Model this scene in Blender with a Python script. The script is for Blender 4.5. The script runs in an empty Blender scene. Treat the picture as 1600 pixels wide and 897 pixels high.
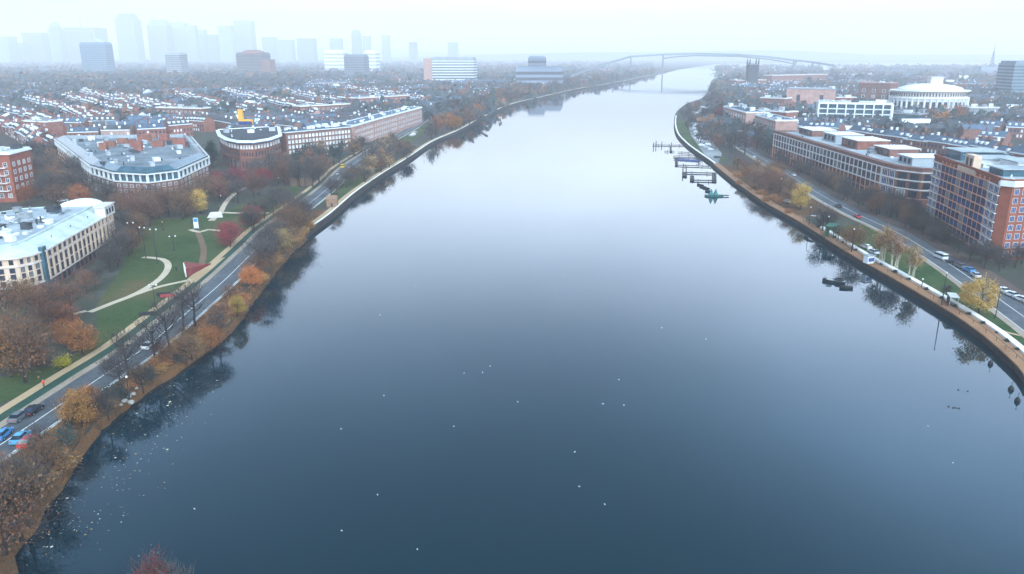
import bpy, bmesh, math, random
from mathutils import Vector, Matrix
R = random.Random(7)
S = bpy.context.scene
COL = S.collection
PI = math.pi
rad = math.radians

# ------------------------------------------------------------------ camera
CAM_H = 65.0
FPX = 1230.0                     # focal length in pixels of a 1600 wide picture
PITCH = math.atan((448.5 - 84.0) / FPX)
cam_d = bpy.data.cameras.new("camera")
cam_d.sensor_width = 36.0
cam_d.lens = 36.0 * FPX / 1600.0
cam_d.clip_start = 1.0
cam_d.clip_end = 60000.0
cam = bpy.data.objects.new("camera", cam_d)
COL.objects.link(cam)
cam.location = (0, 0, CAM_H)
cam.rotation_euler = (PI / 2 - PITCH, 0, 0)
S.camera = cam
LAND = 1.6

def G(px, py, z=LAND):
    """ground point (at height z) that lies on the sight line of a photo position"""
    xc = (px - 800.0) / FPX
    yc = (448.5 - py) / FPX
    dy = math.cos(PITCH) + yc * math.sin(PITCH)
    dz = -math.sin(PITCH) + yc * math.cos(PITCH)
    t = (z - CAM_H) / dz
    return Vector((xc * t, dy * t, z))

def P(px, Y, z=0.0):
    """point at map distance Y, on the bearing of photo column px at about horizon level"""
    return Vector(((px - 800.0) / FPX * (Y * math.cos(PITCH) + (CAM_H - z) * math.sin(PITCH)), Y, z))

def ZAT(py, Y):
    """height of something at map distance Y seen at photo row py"""
    ang = PITCH - math.atan((448.5 - py) / FPX)
    return CAM_H - Y * math.tan(ang)

# ------------------------------------------------------------------ materials
MATS = {}
def mat(name, col, rough=0.8, var=0.15, scale=0.3, col2=None, rnd=0.0, spec=0.1, blind=0.0, metal=0.0, bump=0.0, detail=4.0, hue=0.0):
    if name in MATS: return MATS[name]
    m = bpy.data.materials.new(name); m.use_nodes = True
    nt = m.node_tree; N = nt.nodes; L = nt.links
    b = N["Principled BSDF"]
    b.inputs["Roughness"].default_value = rough
    b.inputs["Metallic"].default_value = metal
    b.inputs["Specular IOR Level"].default_value = spec
    tc = N.new("ShaderNodeTexCoord")
    nz = N.new("ShaderNodeTexNoise"); nz.inputs["Scale"].default_value = scale; nz.inputs["Detail"].default_value = detail
    nz.inputs["Roughness"].default_value = 0.65
    L.new(tc.outputs["Object"], nz.inputs["Vector"])
    ramp = N.new("ShaderNodeValToRGB")
    c = col; c2 = col2 or tuple(min(1.0, x * (1 + var)) for x in col)
    c1 = col if col2 else tuple(x * (1 - var) for x in col)
    ramp.color_ramp.elements[0].position = 0.32; ramp.color_ramp.elements[0].color = (*c1, 1)
    ramp.color_ramp.elements[1].position = 0.68; ramp.color_ramp.elements[1].color = (*c2, 1)
    L.new(nz.outputs["Fac"], ramp.inputs["Fac"])
    out = ramp.outputs["Color"]
    if rnd > 0:
        oi = N.new("ShaderNodeObjectInfo")
        hs = N.new("ShaderNodeHueSaturation")
        mr = N.new("ShaderNodeMapRange"); mr.inputs["To Min"].default_value = 1 - rnd; mr.inputs["To Max"].default_value = 1 + rnd
        L.new(oi.outputs["Random"], mr.inputs["Value"]); L.new(mr.outputs["Result"], hs.inputs["Value"])
        if hue > 0:
            m2 = N.new("ShaderNodeMath"); m2.operation = 'MULTIPLY'; m2.inputs[1].default_value = 7.31
            m3 = N.new("ShaderNodeMath"); m3.operation = 'FRACT'
            mh = N.new("ShaderNodeMapRange"); mh.inputs["To Min"].default_value = 0.5 - hue; mh.inputs["To Max"].default_value = 0.5 + hue
            L.new(oi.outputs["Random"], m2.inputs[0]); L.new(m2.outputs[0], m3.inputs[0]); L.new(m3.outputs[0], mh.inputs["Value"])
            L.new(mh.outputs["Result"], hs.inputs["Hue"])
        L.new(out, hs.inputs["Color"]); out = hs.outputs["Color"]
    if blind > 0:            # some windows have pale blinds drawn
        o2 = N.new("ShaderNodeObjectInfo"); f1 = N.new("ShaderNodeMath"); f1.operation = 'MULTIPLY'; f1.inputs[1].default_value = 13.7
        f2 = N.new("ShaderNodeMath"); f2.operation = 'FRACT'; f3 = N.new("ShaderNodeMath"); f3.operation = 'LESS_THAN'; f3.inputs[1].default_value = blind
        L.new(o2.outputs["Random"], f1.inputs[0]); L.new(f1.outputs[0], f2.inputs[0]); L.new(f2.outputs[0], f3.inputs[0])
        mxb = N.new("ShaderNodeMix"); mxb.data_type = 'RGBA'; L.new(f3.outputs[0], mxb.inputs["Factor"]); L.new(out, mxb.inputs["A"]); mxb.inputs["B"].default_value = (0.2, 0.2, 0.19, 1); out = mxb.outputs["Result"]
    L.new(out, b.inputs["Base Color"])
    if bump > 0:
        bp = N.new("ShaderNodeBump"); bp.inputs["Strength"].default_value = bump; bp.inputs["Distance"].default_value = 0.2
        L.new(nz.outputs["Fac"], bp.inputs["Height"]); L.new(bp.outputs["Normal"], b.inputs["Normal"])
    MATS[name] = m
    return m

def ground_mat(name, cols, scales=(0.02, 0.25), rough=0.95):
    """patchy ground: a broad noise chooses between colours, a fine noise breaks it up"""
    m = bpy.data.materials.new(name); m.use_nodes = True
    nt = m.node_tree; N = nt.nodes; L = nt.links
    b = N["Principled BSDF"]; b.inputs["Roughness"].default_value = rough; b.inputs["Specular IOR Level"].default_value = 0.05
    tc = N.new("ShaderNodeTexCoord")
    n1 = N.new("ShaderNodeTexNoise"); n1.inputs["Scale"].default_value = scales[0]; n1.inputs["Detail"].default_value = 6
    n2 = N.new("ShaderNodeTexNoise"); n2.inputs["Scale"].default_value = scales[1]; n2.inputs["Detail"].default_value = 6; n2.inputs["Roughness"].default_value = 0.75
    L.new(tc.outputs["Object"], n1.inputs["Vector"]); L.new(tc.outputs["Object"], n2.inputs["Vector"])
    mx = N.new("ShaderNodeMix"); mx.data_type = 'FLOAT'; mx.inputs["Factor"].default_value = 0.45
    L.new(n1.outputs["Fac"], mx.inputs["A"]); L.new(n2.outputs["Fac"], mx.inputs["B"])
    rp = N.new("ShaderNodeValToRGB")
    e = rp.color_ramp.elements
    n = len(cols)
    e[0].position = 0.36; e[0].color = (*cols[0], 1); e[1].position = 0.64; e[1].color = (*cols[-1], 1)
    for i in range(1, n - 1):
        k = e.new(0.36 + 0.28 * i / (n - 1)); k.color = (*cols[i], 1)
    L.new(mx.outputs["Result"], rp.inputs["Fac"]); L.new(rp.outputs["Color"], b.inputs["Base Color"])
    bp = N.new("ShaderNodeBump"); bp.inputs["Strength"].default_value = 0.4; bp.inputs["Distance"].default_value = 0.3
    L.new(n2.outputs["Fac"], bp.inputs["Height"]); L.new(bp.outputs["Normal"], b.inputs["Normal"])
    MATS[name] = m
    return m

# ------------------------------------------------------------------ mesh building
class MB:
    def __init__(s): s.v = []; s.f = []; s.m = []
    def quad(s, a, b, c, d, m=0):
        k = len(s.v); s.v += [tuple(a), tuple(b), tuple(c), tuple(d)]; s.f.append((k, k+1, k+2, k+3)); s.m.append(m)
    def tri(s, a, b, c, m=0):
        k = len(s.v); s.v += [tuple(a), tuple(b), tuple(c)]; s.f.append((k, k+1, k+2)); s.m.append(m)
    def box(s, c, size, rz=0.0, m=0, taper=1.0):
        x, y, z = size[0]/2, size[1]/2, size[2]/2
        ca, sa = math.cos(rz), math.sin(rz); k = len(s.v)
        for dz, t in ((-z, 1.0), (z, taper)):
            for dx, dy in ((-x, -y), (x, -y), (x, y), (-x, y)):
                dx *= t; dy *= t
                s.v.append((c[0] + dx*ca - dy*sa, c[1] + dx*sa + dy*ca, c[2] + dz))
        for f in ((3,2,1,0), (4,5,6,7), (0,1,5,4), (1,2,6,5), (2,3,7,6), (3,0,4,7)):
            s.f.append(tuple(k+i for i in f)); s.m.append(m)
    def prism(s, poly, z0, z1, m=0, mtop=None, top=None, bottom=True):
        n = len(poly); k = len(s.v); top = top or poly
        s.v += [(p[0], p[1], z0) for p in poly] + [(p[0], p[1], z1) for p in top]
        for i in range(n):
            j = (i+1) % n; s.f.append((k+i, k+j, k+n+j, k+n+i)); s.m.append(m)
        s.f.append(tuple(k+n+i for i in range(n))); s.m.append(m if mtop is None else mtop)
        if bottom: s.f.append(tuple(k+n-1-i for i in range(n))); s.m.append(m)
    def tube(s, p0, p1, r0, r1, n=6, m=0, cap=True):
        p0, p1 = Vector(p0), Vector(p1); d = (p1 - p0)
        if d.length < 1e-6: return
        d.normalize(); u = d.orthogonal().normalized(); w = d.cross(u); k = len(s.v)
        for p, r in ((p0, r0), (p1, r1)):
            for i in range(n):
                a = 2*PI*i/n; q = p + (u*math.cos(a) + w*math.sin(a))*r; s.v.append(tuple(q))
        for i in range(n):
            j = (i+1) % n; s.f.append((k+i, k+j, k+n+j, k+n+i)); s.m.append(m)
        if cap:
            s.f.append(tuple(k+n+i for i in range(n))); s.m.append(m)
            s.f.append(tuple(k+n-1-i for i in range(n))); s.m.append(m)
    def path(s, pts, radii, n=6, m=0):
        """one continuous tapering tube through pts"""
        pts = [Vector(p) for p in pts]; k = len(s.v); q = len(pts)
        for i, p in enumerate(pts):
            d = (pts[min(i+1, q-1)] - pts[max(i-1, 0)]).normalized()
            u = d.cross(Vector((0.31, 0.95, 0.05))).normalized(); w = d.cross(u)
            for j in range(n):
                a = 2*PI*j/n; s.v.append(tuple(p + (u*math.cos(a) + w*math.sin(a))*radii[i]))
        for i in range(q-1):
            for j in range(n):
                j2 = (j+1) % n
                s.f.append((k+i*n+j, k+i*n+j2, k+(i+1)*n+j2, k+(i+1)*n+j)); s.m.append(m)
        s.f.append(tuple(k+(q-1)*n+i for i in range(n))); s.m.append(m)
        s.f.append(tuple(k+n-1-i for i in range(n))); s.m.append(m)
    def lathe(s, prof, n=16, c=(0,0), m=0, sx=1.0, sy=1.0):
        k = len(s.v)
        for r, z in prof:
            for i in range(n):
                a = 2*PI*i/n; s.v.append((c[0]+r*sx*math.cos(a), c[1]+r*sy*math.sin(a), z))
        for q in range(len(prof)-1):
            for i in range(n):
                j = (i+1) % n; s.f.append((k+q*n+i, k+q*n+j, k+(q+1)*n+j, k+(q+1)*n+i)); s.m.append(m)
        s.f.append(tuple(k+(len(prof)-1)*n+i for i in range(n))); s.m.append(m)
        s.f.append(tuple(k+n-1-i for i in range(n))); s.m.append(m)
    def mesh(s, name, mats, smooth=False):
        me = bpy.data.meshes.new(name)
        me.from_pydata(s.v, [], s.f)
        for m in (mats if isinstance(mats, (list, tuple)) else [mats]): me.materials.append(m)
        if len(me.materials) > 1: me.polygons.foreach_set("material_index", s.m)
        if smooth: me.polygons.foreach_set("use_smooth", [True]*len(s.f))
        me.update()
        return me
    def build(s, name, mats, parent=None, smooth=False, loc=None):
        return link(name, s.mesh(name, mats, smooth), parent, loc)

def link(name, me, parent=None, loc=None):
    o = bpy.data.objects.new(name, me); COL.objects.link(o)
    if parent is not None: o.parent = parent
    if loc is not None: o.location = loc
    return o

def tag(o, label=None, cat=None, group=None, kind=None):
    if label: o["label"] = label
    if cat: o["category"] = cat
    if group: o["group"] = group
    if kind: o["kind"] = kind
    return o

def thing(name, label, cat, loc=(0,0,0), rz=0.0, group=None):
    o = bpy.data.objects.new(name, None); COL.objects.link(o)
    o.empty_display_size = 0.5; o.location = loc; o.rotation_euler = (0, 0, rz)
    return tag(o, label, cat, group)

def copy_tree(o, parent=None):
    c = o.copy(); COL.objects.link(c)
    if parent is not None: c.parent = parent
    for ch in list(o.children): copy_tree(ch, c)
    return c

def smooth_line(pts, step=6.0):
    """Catmull-Rom through ground points, resampled evenly"""
    pts = [Vector((p[0], p[1], 0)) for p in pts]
    q = [pts[0]*2 - pts[1]] + pts + [pts[-1]*2 - pts[-2]]
    out = []
    for i in range(1, len(q)-2):
        n = max(2, int((q[i+1]-q[i]).length / step))
        for k in range(n):
            t = k/n; a, b, c, d = q[i-1], q[i], q[i+1], q[i+2]
            out.append(0.5*((2*b) + (c-a)*t + (2*a-5*b+4*c-d)*t*t + (3*b-a-3*c+d)*t**3))
    out.append(pts[-1])
    return out

def normals(line):
    n = len(line); out = []
    for i in range(n):
        d = (line[min(i+1, n-1)] - line[max(i-1, 0)]); d.z = 0; d.normalize()
        out.append(Vector((-d.y, d.x, 0)))        # left of travel
    return out

def ribbon(name, line, a, b, z, m, kind="structure", thick=0.0, i0=0, i1=None, za=None):
    """a flat strip between offsets a and b (left of travel positive); thick > 0 makes it a kerbed slab"""
    nn = normals(line); mb = MB(); i1 = len(line) if i1 is None else i1
    L_ = [line[i] + nn[i]*a for i in range(i0, i1)]; R_ = [line[i] + nn[i]*b for i in range(i0, i1)]
    n = len(L_)
    for p in L_: mb.v.append((p.x, p.y, z))
    for p in R_: mb.v.append((p.x, p.y, z))
    flip = a > b
    for i in range(n-1):
        f = (i, i+1, n+i+1, n+i); mb.f.append(f if not flip else f[::-1]); mb.m.append(0)
    if thick > 0:
        for p in L_: mb.v.append((p.x, p.y, z-thick))
        for p in R_: mb.v.append((p.x, p.y, z-thick))
        for i in range(n-1):
            mb.f.append((i, i+1, 2*n+i+1, 2*n+i)); mb.m.append(0)
            mb.f.append((n+i+1, n+i, 3*n+i, 3*n+i+1)); mb.m.append(0)
        mb.f.append((0, 2*n, 3*n, n)); mb.m.append(0); mb.f.append((n-1, 2*n-1, 4*n-1, 3*n-1)); mb.m.append(0)
    o = mb.build(name, m)
    if kind: o["kind"] = kind
    bm = bmesh.new(); bm.from_mesh(o.data); bmesh.ops.recalc_face_normals(bm, faces=bm.faces)
    if thick == 0:
        for f in bm.faces:
            if f.normal.z < 0: f.normal_flip()
    bm.to_mesh(o.data); bm.free()
    return o

def sheet(name, poly, z, m, kind="structure", drop=None):
    """flat polygon, triangulated; drop adds a skirt down to that height"""
    bm = bmesh.new()
    vs = [bm.verts.new((p[0], p[1], z)) for p in poly]
    es = [bm.edges.new((vs[i], vs[(i+1) % len(vs)])) for i in range(len(vs))]
    bmesh.ops.triangle_fill(bm, use_beauty=True, use_dissolve=False, edges=es)
    for f in bm.faces:
        if f.normal.z < 0: f.normal_flip()
    if drop is not None:
        lo = [bm.verts.new((p[0], p[1], drop)) for p in poly]
        for i in range(len(vs)):
            j = (i+1) % len(vs)
            bm.faces.new((vs[i], vs[j], lo[j], lo[i]))
    me = bpy.data.meshes.new(name); bm.to_mesh(me); bm.free(); me.materials.append(m)
    o = link(name, me); o["kind"] = kind
    return o

def offset_poly(poly, d):
    """move every edge of a counter-clockwise polygon inwards by d"""
    n = len(poly); out = []
    for i in range(n):
        a, b, c = Vector(poly[i-1][:2]), Vector(poly[i][:2]), Vector(poly[(i+1) % n][:2])
        u = (b-a).normalized(); w = (c-b).normalized()
        n1 = Vector((-u.y, u.x)); n2 = Vector((-w.y, w.x)); s = n1 + n2
        k = max(0.35, s.length_squared/2)
        out.append(b + s*(d/k))
    return out

def inside(p, poly):
    c = False; n = len(poly); j = n-1
    for i in range(n):
        xi, yi, xj, yj = poly[i][0], poly[i][1], poly[j][0], poly[j][1]
        if (yi > p[1]) != (yj > p[1]) and p[0] < (xj-xi)*(p[1]-yi)/(yj-yi)+xi: c = not c
        j = i
    return c

def dist_line(p, line):
    best = 1e9; q = Vector((p[0], p[1]))
    for i in range(len(line)-1):
        a = Vector(line[i][:2]); b = Vector(line[i+1][:2]); d = b-a
        t = max(0, min(1, (q-a).dot(d)/max(1e-9, d.length_squared))); best = min(best, (a+d*t-q).length)
    return best

# ------------------------------------------------------------------ world, sun, exposure
SUN_EL, SUN_AZ = rad(50), rad(165)       # the sun behind the overcast, high at the photographer's back
w = bpy.data.worlds.new("World"); S.world = w; w.use_nodes = True
nt = w.node_tree; N = nt.nodes; L = nt.links
bg = N["Background"]
sky = N.new("ShaderNodeTexSky"); sky.sky_type = 'NISHITA'; sky.sun_disc = False
sky.sun_elevation = SUN_EL; sky.sun_rotation = SUN_AZ; sky.air_density = 1.0; sky.dust_density = 4.0; sky.ozone_density = 1.0
bw = N.new("ShaderNodeRGBToBW"); L.new(sky.outputs["Color"], bw.inputs["Color"])
grey = N.new("ShaderNodeMix"); grey.data_type = 'RGBA'; grey.inputs["Factor"].default_value = 0.5
tint = N.new("ShaderNodeMix"); tint.data_type = 'RGBA'; tint.blend_type = 'MULTIPLY'; tint.inputs["Factor"].default_value = 1.0
L.new(bw.outputs["Val"], tint.inputs["A"]); tint.inputs["B"].default_value = (0.95, 1.0, 1.05, 1)
L.new(sky.outputs["Color"], grey.inputs["A"]); L.new(tint.outputs["Result"], grey.inputs["B"])
tcw = N.new("ShaderNodeTexCoord")
mpw = N.new("ShaderNodeMapping"); mpw.inputs["Scale"].default_value = (1.0, 1.0, 2.2); L.new(tcw.outputs["Generated"], mpw.inputs["Vector"])
cl = N.new("ShaderNodeTexNoise"); cl.inputs["Scale"].default_value = 1.6; cl.inputs["Detail"].default_value = 5.0; L.new(mpw.outputs["Vector"], cl.inputs["Vector"])
clr = N.new("ShaderNodeMapRange"); clr.inputs["From Min"].default_value = 0.3; clr.inputs["From Max"].default_value = 0.7
clr.inputs["To Min"].default_value = 0.78; clr.inputs["To Max"].default_value = 1.2; L.new(cl.outputs["Fac"], clr.inputs["Value"])
cm = N.new("ShaderNodeMix"); cm.data_type = 'RGBA'; cm.blend_type = 'MULTIPLY'; cm.inputs["Factor"].default_value = 1.0
L.new(grey.outputs["Result"], cm.inputs["A"]); L.new(clr.outputs["Result"], cm.inputs["B"])
sx = N.new("ShaderNodeSeparateXYZ"); L.new(tcw.outputs["Generated"], sx.inputs["Vector"])
zr = N.new("ShaderNodeValToRGB")                      # thicker, darker cloud overhead, bright air low down
ze = zr.color_ramp.elements
ze[0].position = 0.0; ze[0].color = (0.78, 0.73, 0.7, 1); ze[1].position = 0.85; ze[1].color = (0.3, 0.42, 0.54, 1)
for pos_, c_ in ((0.07, (1.42, 1.33, 1.27)), (0.14, (2.15, 2.06, 2.0)), (0.29, (2.25, 2.35, 2.45)), (0.43, (1.6, 2.25, 2.65)), (0.6, (0.48, 0.86, 1.1))):
    k = ze.new(pos_); k.color = (*c_, 1)
L.new(sx.outputs["Z"], zr.inputs["Fac"])
cz = N.new("ShaderNodeMix"); cz.data_type = 'RGBA'; cz.blend_type = 'MULTIPLY'; cz.inputs["Factor"].default_value = 1.0
L.new(cm.outputs["Result"], cz.inputs["A"]); L.new(zr.outputs["Color"], cz.inputs["B"])
def wmath(op, a, b):
    m_ = N.new("ShaderNodeMath"); m_.operation = op
    for i_, v_ in enumerate((a, b)):
        if isinstance(v_, (int, float)): m_.inputs[i_].default_value = v_
        else: L.new(v_, m_.inputs[i_])
    return m_.outputs[0]
xg = N.new("ShaderNodeMapRange"); xg.inputs["From Min"].default_value = -0.7; xg.inputs["From Max"].default_value = 0.7     # thinner cloud to the right
xg.inputs["To Min"].default_value = 0.88; xg.inputs["To Max"].default_value = 1.6; L.new(sx.outputs["X"], xg.inputs["Value"])
dp = N.new("ShaderNodeVectorMath"); dp.operation = 'DOT_PRODUCT'; dp.inputs[1].default_value = (-0.04, 0.78, 0.62); L.new(tcw.outputs["Generated"], dp.inputs[0])
dc = N.new("ShaderNodeMapRange"); dc.interpolation_type = 'SMOOTHSTEP'; dc.inputs["From Min"].default_value = 0.86; dc.inputs["From Max"].default_value = 0.995   # one heavier cloud high ahead
dc.inputs["To Min"].default_value = 1.0; dc.inputs["To Max"].default_value = 0.45; L.new(dp.outputs["Value"], dc.inputs["Value"])
cv = N.new("ShaderNodeMix"); cv.data_type = 'RGBA'; cv.blend_type = 'MULTIPLY'; cv.inputs["Factor"].default_value = 1.0
L.new(cz.outputs["Result"], cv.inputs["A"]); L.new(wmath('MULTIPLY', xg.outputs["Result"], dc.outputs["Result"]), cv.inputs["B"])
L.new(cv.outputs["Result"], bg.inputs["Color"]); bg.inputs["Strength"].default_value = 0.15
sd = bpy.data.lights.new("sun", 'SUN'); sd.energy = 0.6; sd.angle = rad(20); sd.color = (1.0, 0.96, 0.9)
sun = bpy.data.objects.new("sun", sd); COL.objects.link(sun)
sdir = Vector((math.sin(SUN_AZ)*math.cos(SUN_EL), math.cos(SUN_AZ)*math.cos(SUN_EL), math.sin(SUN_EL)))
sun.rotation_euler = sdir.to_track_quat('Z', 'Y').to_euler(); sun.location = (0, 0, 250)
S.view_settings.view_transform = 'Standard'; S.view_settings.look = 'None'
S.view_settings.exposure = 1.25; S.view_settings.gamma = 1.0; S.view_settings.use_curve_mapping = False
S.render.engine = 'CYCLES'
S.cycles.use_denoising = True
S.cycles.max_bounces = 6; S.cycles.diffuse_bounces = 2; S.cycles.glossy_bounces = 3; S.cycles.volume_bounces = 4; S.cycles.transparent_max_bounces = 4
S.cycles.sample_clamp_indirect = 6.0

# ------------------------------------------------------------------ haze
hm = bpy.data.materials.new("haze_air"); hm.use_nodes = True
hn = hm.node_tree; hn.nodes.remove(hn.nodes["Principled BSDF"])
pv = hn.nodes.new("ShaderNodeVolumePrincipled")
pv.inputs["Color"].default_value = (0.87, 0.83, 0.85, 1); pv.inputs["Density"].default_value = 0.00022; pv.inputs["Anisotropy"].default_value = 0.0
hn.links.new(pv.outputs["Volume"], hn.nodes["Material Output"].inputs["Volume"])
hb = MB(); hb.box((0, 6500, 229.5), (30000, 21000, 461))
haze = hb.build("haze", hm); haze["kind"] = "stuff"

# ------------------------------------------------------------------ shore lines (photo positions of the water's edge)
SHORE_L = [(5,892),(50,815),(95,752),(132,692),(172,655),(212,622),(272,582),(340,533),(372,500),(392,470),(430,422),(452,396),(490,364),
           (522,340),(560,306),(600,277),(642,250),(680,224),(720,206),(756,186),(800,165),(850,152.5),(900,141),(960,130.5),(1000,122.5),(1035,114.5)]
SHORE_R = [(1602,606),(1590,586),(1560,557),(1530,531),(1490,502),(1450,477),(1400,447),(1340,412),(1300,387),(1250,354),(1190,319),(1140,282),
           (1110,257),(1085,239),(1068,225),(1056,210),(1053,192),(1058,176),(1075,163),(1098,154),(1108,140),(1116,124),(1150,118.5),(1250,113)]
shl = smooth_line([G(x, y, 0) for x, y in SHORE_L], 8.0)
shr = smooth_line([G(x, y, 0) for x, y in SHORE_R], 8.0)
near_l = [(-20,-400), (-22,40), (-30,60), (-36,76), (-50,83), (-62,85)]
far_l = [G(1060,108.5,0), G(1120,99.5,0), G(1250,96.8,0), G(1400,96.4,0), (14000,6400)]
far_r = [G(1330,106,0), G(1400,102.5,0), (14000,4300)]
polyL = [Vector((p[0], p[1], 0)) for p in near_l] + shl + [Vector((p[0], p[1], 0)) for p in far_l] + [Vector(p) for p in ((14000,16500,0), (-14000,16500,0), (-14000,-400,0))]
near_r = [(150,-400,0), (143,60,0), (128,120,0)]
polyR = [Vector(p) for p in near_r] + shr + [Vector((p[0], p[1], 0)) for p in far_r] + [Vector((14000,-400,0))]
M_ground = ground_mat("city_ground", [(0.035,0.038,0.036), (0.06,0.052,0.045), (0.05,0.056,0.04), (0.09,0.083,0.078)], (0.012, 0.12))
M_bank = ground_mat("leafy_bank", [(0.04,0.026,0.017), (0.13,0.062,0.027), (0.055,0.035,0.022), (0.21,0.1,0.042)], (0.16, 1.3))
gl = sheet("ground", polyL, LAND, M_ground, drop=-0.5)
gr = sheet("ground", polyR, LAND, M_ground, drop=-0.5)

# water
wm = bpy.data.materials.new("river_water"); wm.use_nodes = True
nt = wm.node_tree; N = nt.nodes; L = nt.links
b = N["Principled BSDF"]; b.inputs["Base Color"].default_value = (0.001, 0.016, 0.024, 1); b.inputs["Roughness"].default_value = 0.045
b.inputs["IOR"].default_value = 1.333; b.inputs["Specular IOR Level"].default_value = 0.5
tc = N.new("ShaderNodeTexCoord"); mp = N.new("ShaderNodeMapping"); mp.inputs["Scale"].default_value = (1.0, 0.45, 1.0)
L.new(tc.outputs["Object"], mp.inputs["Vector"])
n1 = N.new("ShaderNodeTexNoise"); n1.inputs["Scale"].default_value = 0.55; n1.inputs["Detail"].default_value = 3
n2 = N.new("ShaderNodeTexNoise"); n2.inputs["Scale"].default_value = 0.015; n2.inputs["Detail"].default_value = 2
L.new(mp.outputs["Vector"], n1.inputs["Vector"]); L.new(tc.outputs["Object"], n2.inputs["Vector"])
mm = N.new("ShaderNodeMath"); mm.operation = 'MULTIPLY'; L.new(n1.outputs["Fac"], mm.inputs[0]); L.new(n2.outputs["Fac"], mm.inputs[1])
bp = N.new("ShaderNodeBump"); bp.inputs["Strength"].default_value = 0.06; bp.inputs["Distance"].default_value = 0.25
L.new(mm.outputs[0], bp.inputs["Height"]); L.new(bp.outputs["Normal"], b.inputs["Normal"])
n3 = N.new("ShaderNodeTexNoise"); n3.inputs["Scale"].default_value = 0.012; n3.inputs["Detail"].default_value = 4; n3.inputs["Roughness"].default_value = 0.6
mp3 = N.new("ShaderNodeMapping"); mp3.inputs["Scale"].default_value = (0.6, 1.5, 1.0); mp3.inputs["Rotation"].default_value = (0, 0, 0.4); L.new(tc.outputs["Object"], mp3.inputs["Vector"]); L.new(mp3.outputs["Vector"], n3.inputs["Vector"])
r3 = N.new("ShaderNodeMapRange"); r3.inputs["From Min"].default_value = 0.42; r3.inputs["From Max"].default_value = 0.68; r3.inputs["To Min"].default_value = 0.015; r3.inputs["To Max"].default_value = 0.07   # patches ruffled by wind
L.new(n3.outputs["Fac"], r3.inputs["Value"]); L.new(r3.outputs["Result"], b.inputs["Roughness"])
wb = MB(); wb.quad((-14000,-400,0), (14000,-400,0), (14000,16500,0), (-14000,16500,0))
water = wb.build("water", wm); water["kind"] = "structure"

# hills on the horizon
M_hill = ground_mat("hill_wood", [(0.05,0.055,0.05), (0.07,0.065,0.055), (0.04,0.05,0.045)], (0.002, 0.02))
def ridge(x0, x1, Y, hmax, seed, depth=1500):
    rr = random.Random(seed); mb = MB(); n = 70; m_ = 5
    ph = [rr.uniform(0, 6.28) for _ in range(5)]
    for j in range(m_+1):
        for i in range(n+1):
            t = i/n; x = x0 + (x1-x0)*t
            e = max(0.0, math.sin(PI*t))**0.5
            h = hmax*e*(0.62 + 0.2*math.sin(t*7+ph[0]) + 0.12*math.sin(t*17+ph[1]) + 0.06*math.sin(t*41+ph[2]))
            s_ = math.sin(PI*j/m_)
            mb.v.append((x, Y + depth*(j/m_-0.5), LAND - 0.3 + h*s_))
    for j in range(m_):
        for i in range(n):
            a = j*(n+1)+i; mb.f.append((a, a+1, a+n+2, a+n+1)); mb.m.append(0)
    o = mb.build("hills", M_hill, smooth=True); o["kind"] = "structure"
ridge(-1500, 13500, 9000, 165, 3); ridge(-13000, 3500, 11500, 190, 5)

# ------------------------------------------------------------------ roads, paths, lawns
M_asph = ground_mat("asphalt", [(0.05,0.056,0.064), (0.08,0.087,0.095), (0.125,0.132,0.14)], (0.06, 0.7), 0.6)
M_paint = mat("road_paint", (0.62,0.62,0.6), 0.7, 0.2, 1.5)
M_sand = ground_mat("sandy_path", [(0.34,0.23,0.13), (0.44,0.31,0.19)], (0.08, 0.8))
M_pave = ground_mat("pavement_stone", [(0.22,0.17,0.13), (0.33,0.27,0.21)], (0.08, 0.9))
M_lawn = ground_mat("park_lawn", [(0.025,0.045,0.016), (0.043,0.068,0.024), (0.06,0.072,0.028), (0.11,0.078,0.038)], (0.04, 0.6))
M_brickpath = ground_mat("brown_brick_path", [(0.13,0.08,0.05), (0.19,0.12,0.08)], (0.2, 1.2))
M_kerb = mat("pale_kerb", (0.42,0.4,0.36), 0.85, 0.2, 0.8)
M_board = ground_mat("boardwalk_timber", [(0.2,0.1,0.055), (0.3,0.165,0.09), (0.25,0.13,0.08)], (0.15, 1.5))
M_stonewall = mat("dark_quay_stone", (0.035,0.03,0.028), 0.9, 0.35, 0.6)
M_whitewall = mat("white_parapet_paint", (0.72,0.68,0.62), 0.75, 0.12, 0.5)

road_pts = [(-96,60),(-91,88),(-86.5,120),(-84,150),(-82.5,166),(-83,190),(-84,222),(-87,263),(-89.5,294),(-89.5,345),(-91,400),(-95,470),(-93,590),(-88,712),(-80,945),(-20,1300),(60,1620),(200,2080)]
RL = smooth_line(road_pts, 7.0)
RR = smooth_line([(108,60),(114,110),(121,150),(127,180),(130.5,200),(135,225),(138.5,250),(142,285),(142,320),(144,360),(150,420),(157,492),(167,600),(178,712),(198,830),(235,980)], 7.0)
def near(line, y):  # index of the first point past map distance y
    return next((i for i, p in enumerate(line) if p.y > y), len(line)-1)

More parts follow.
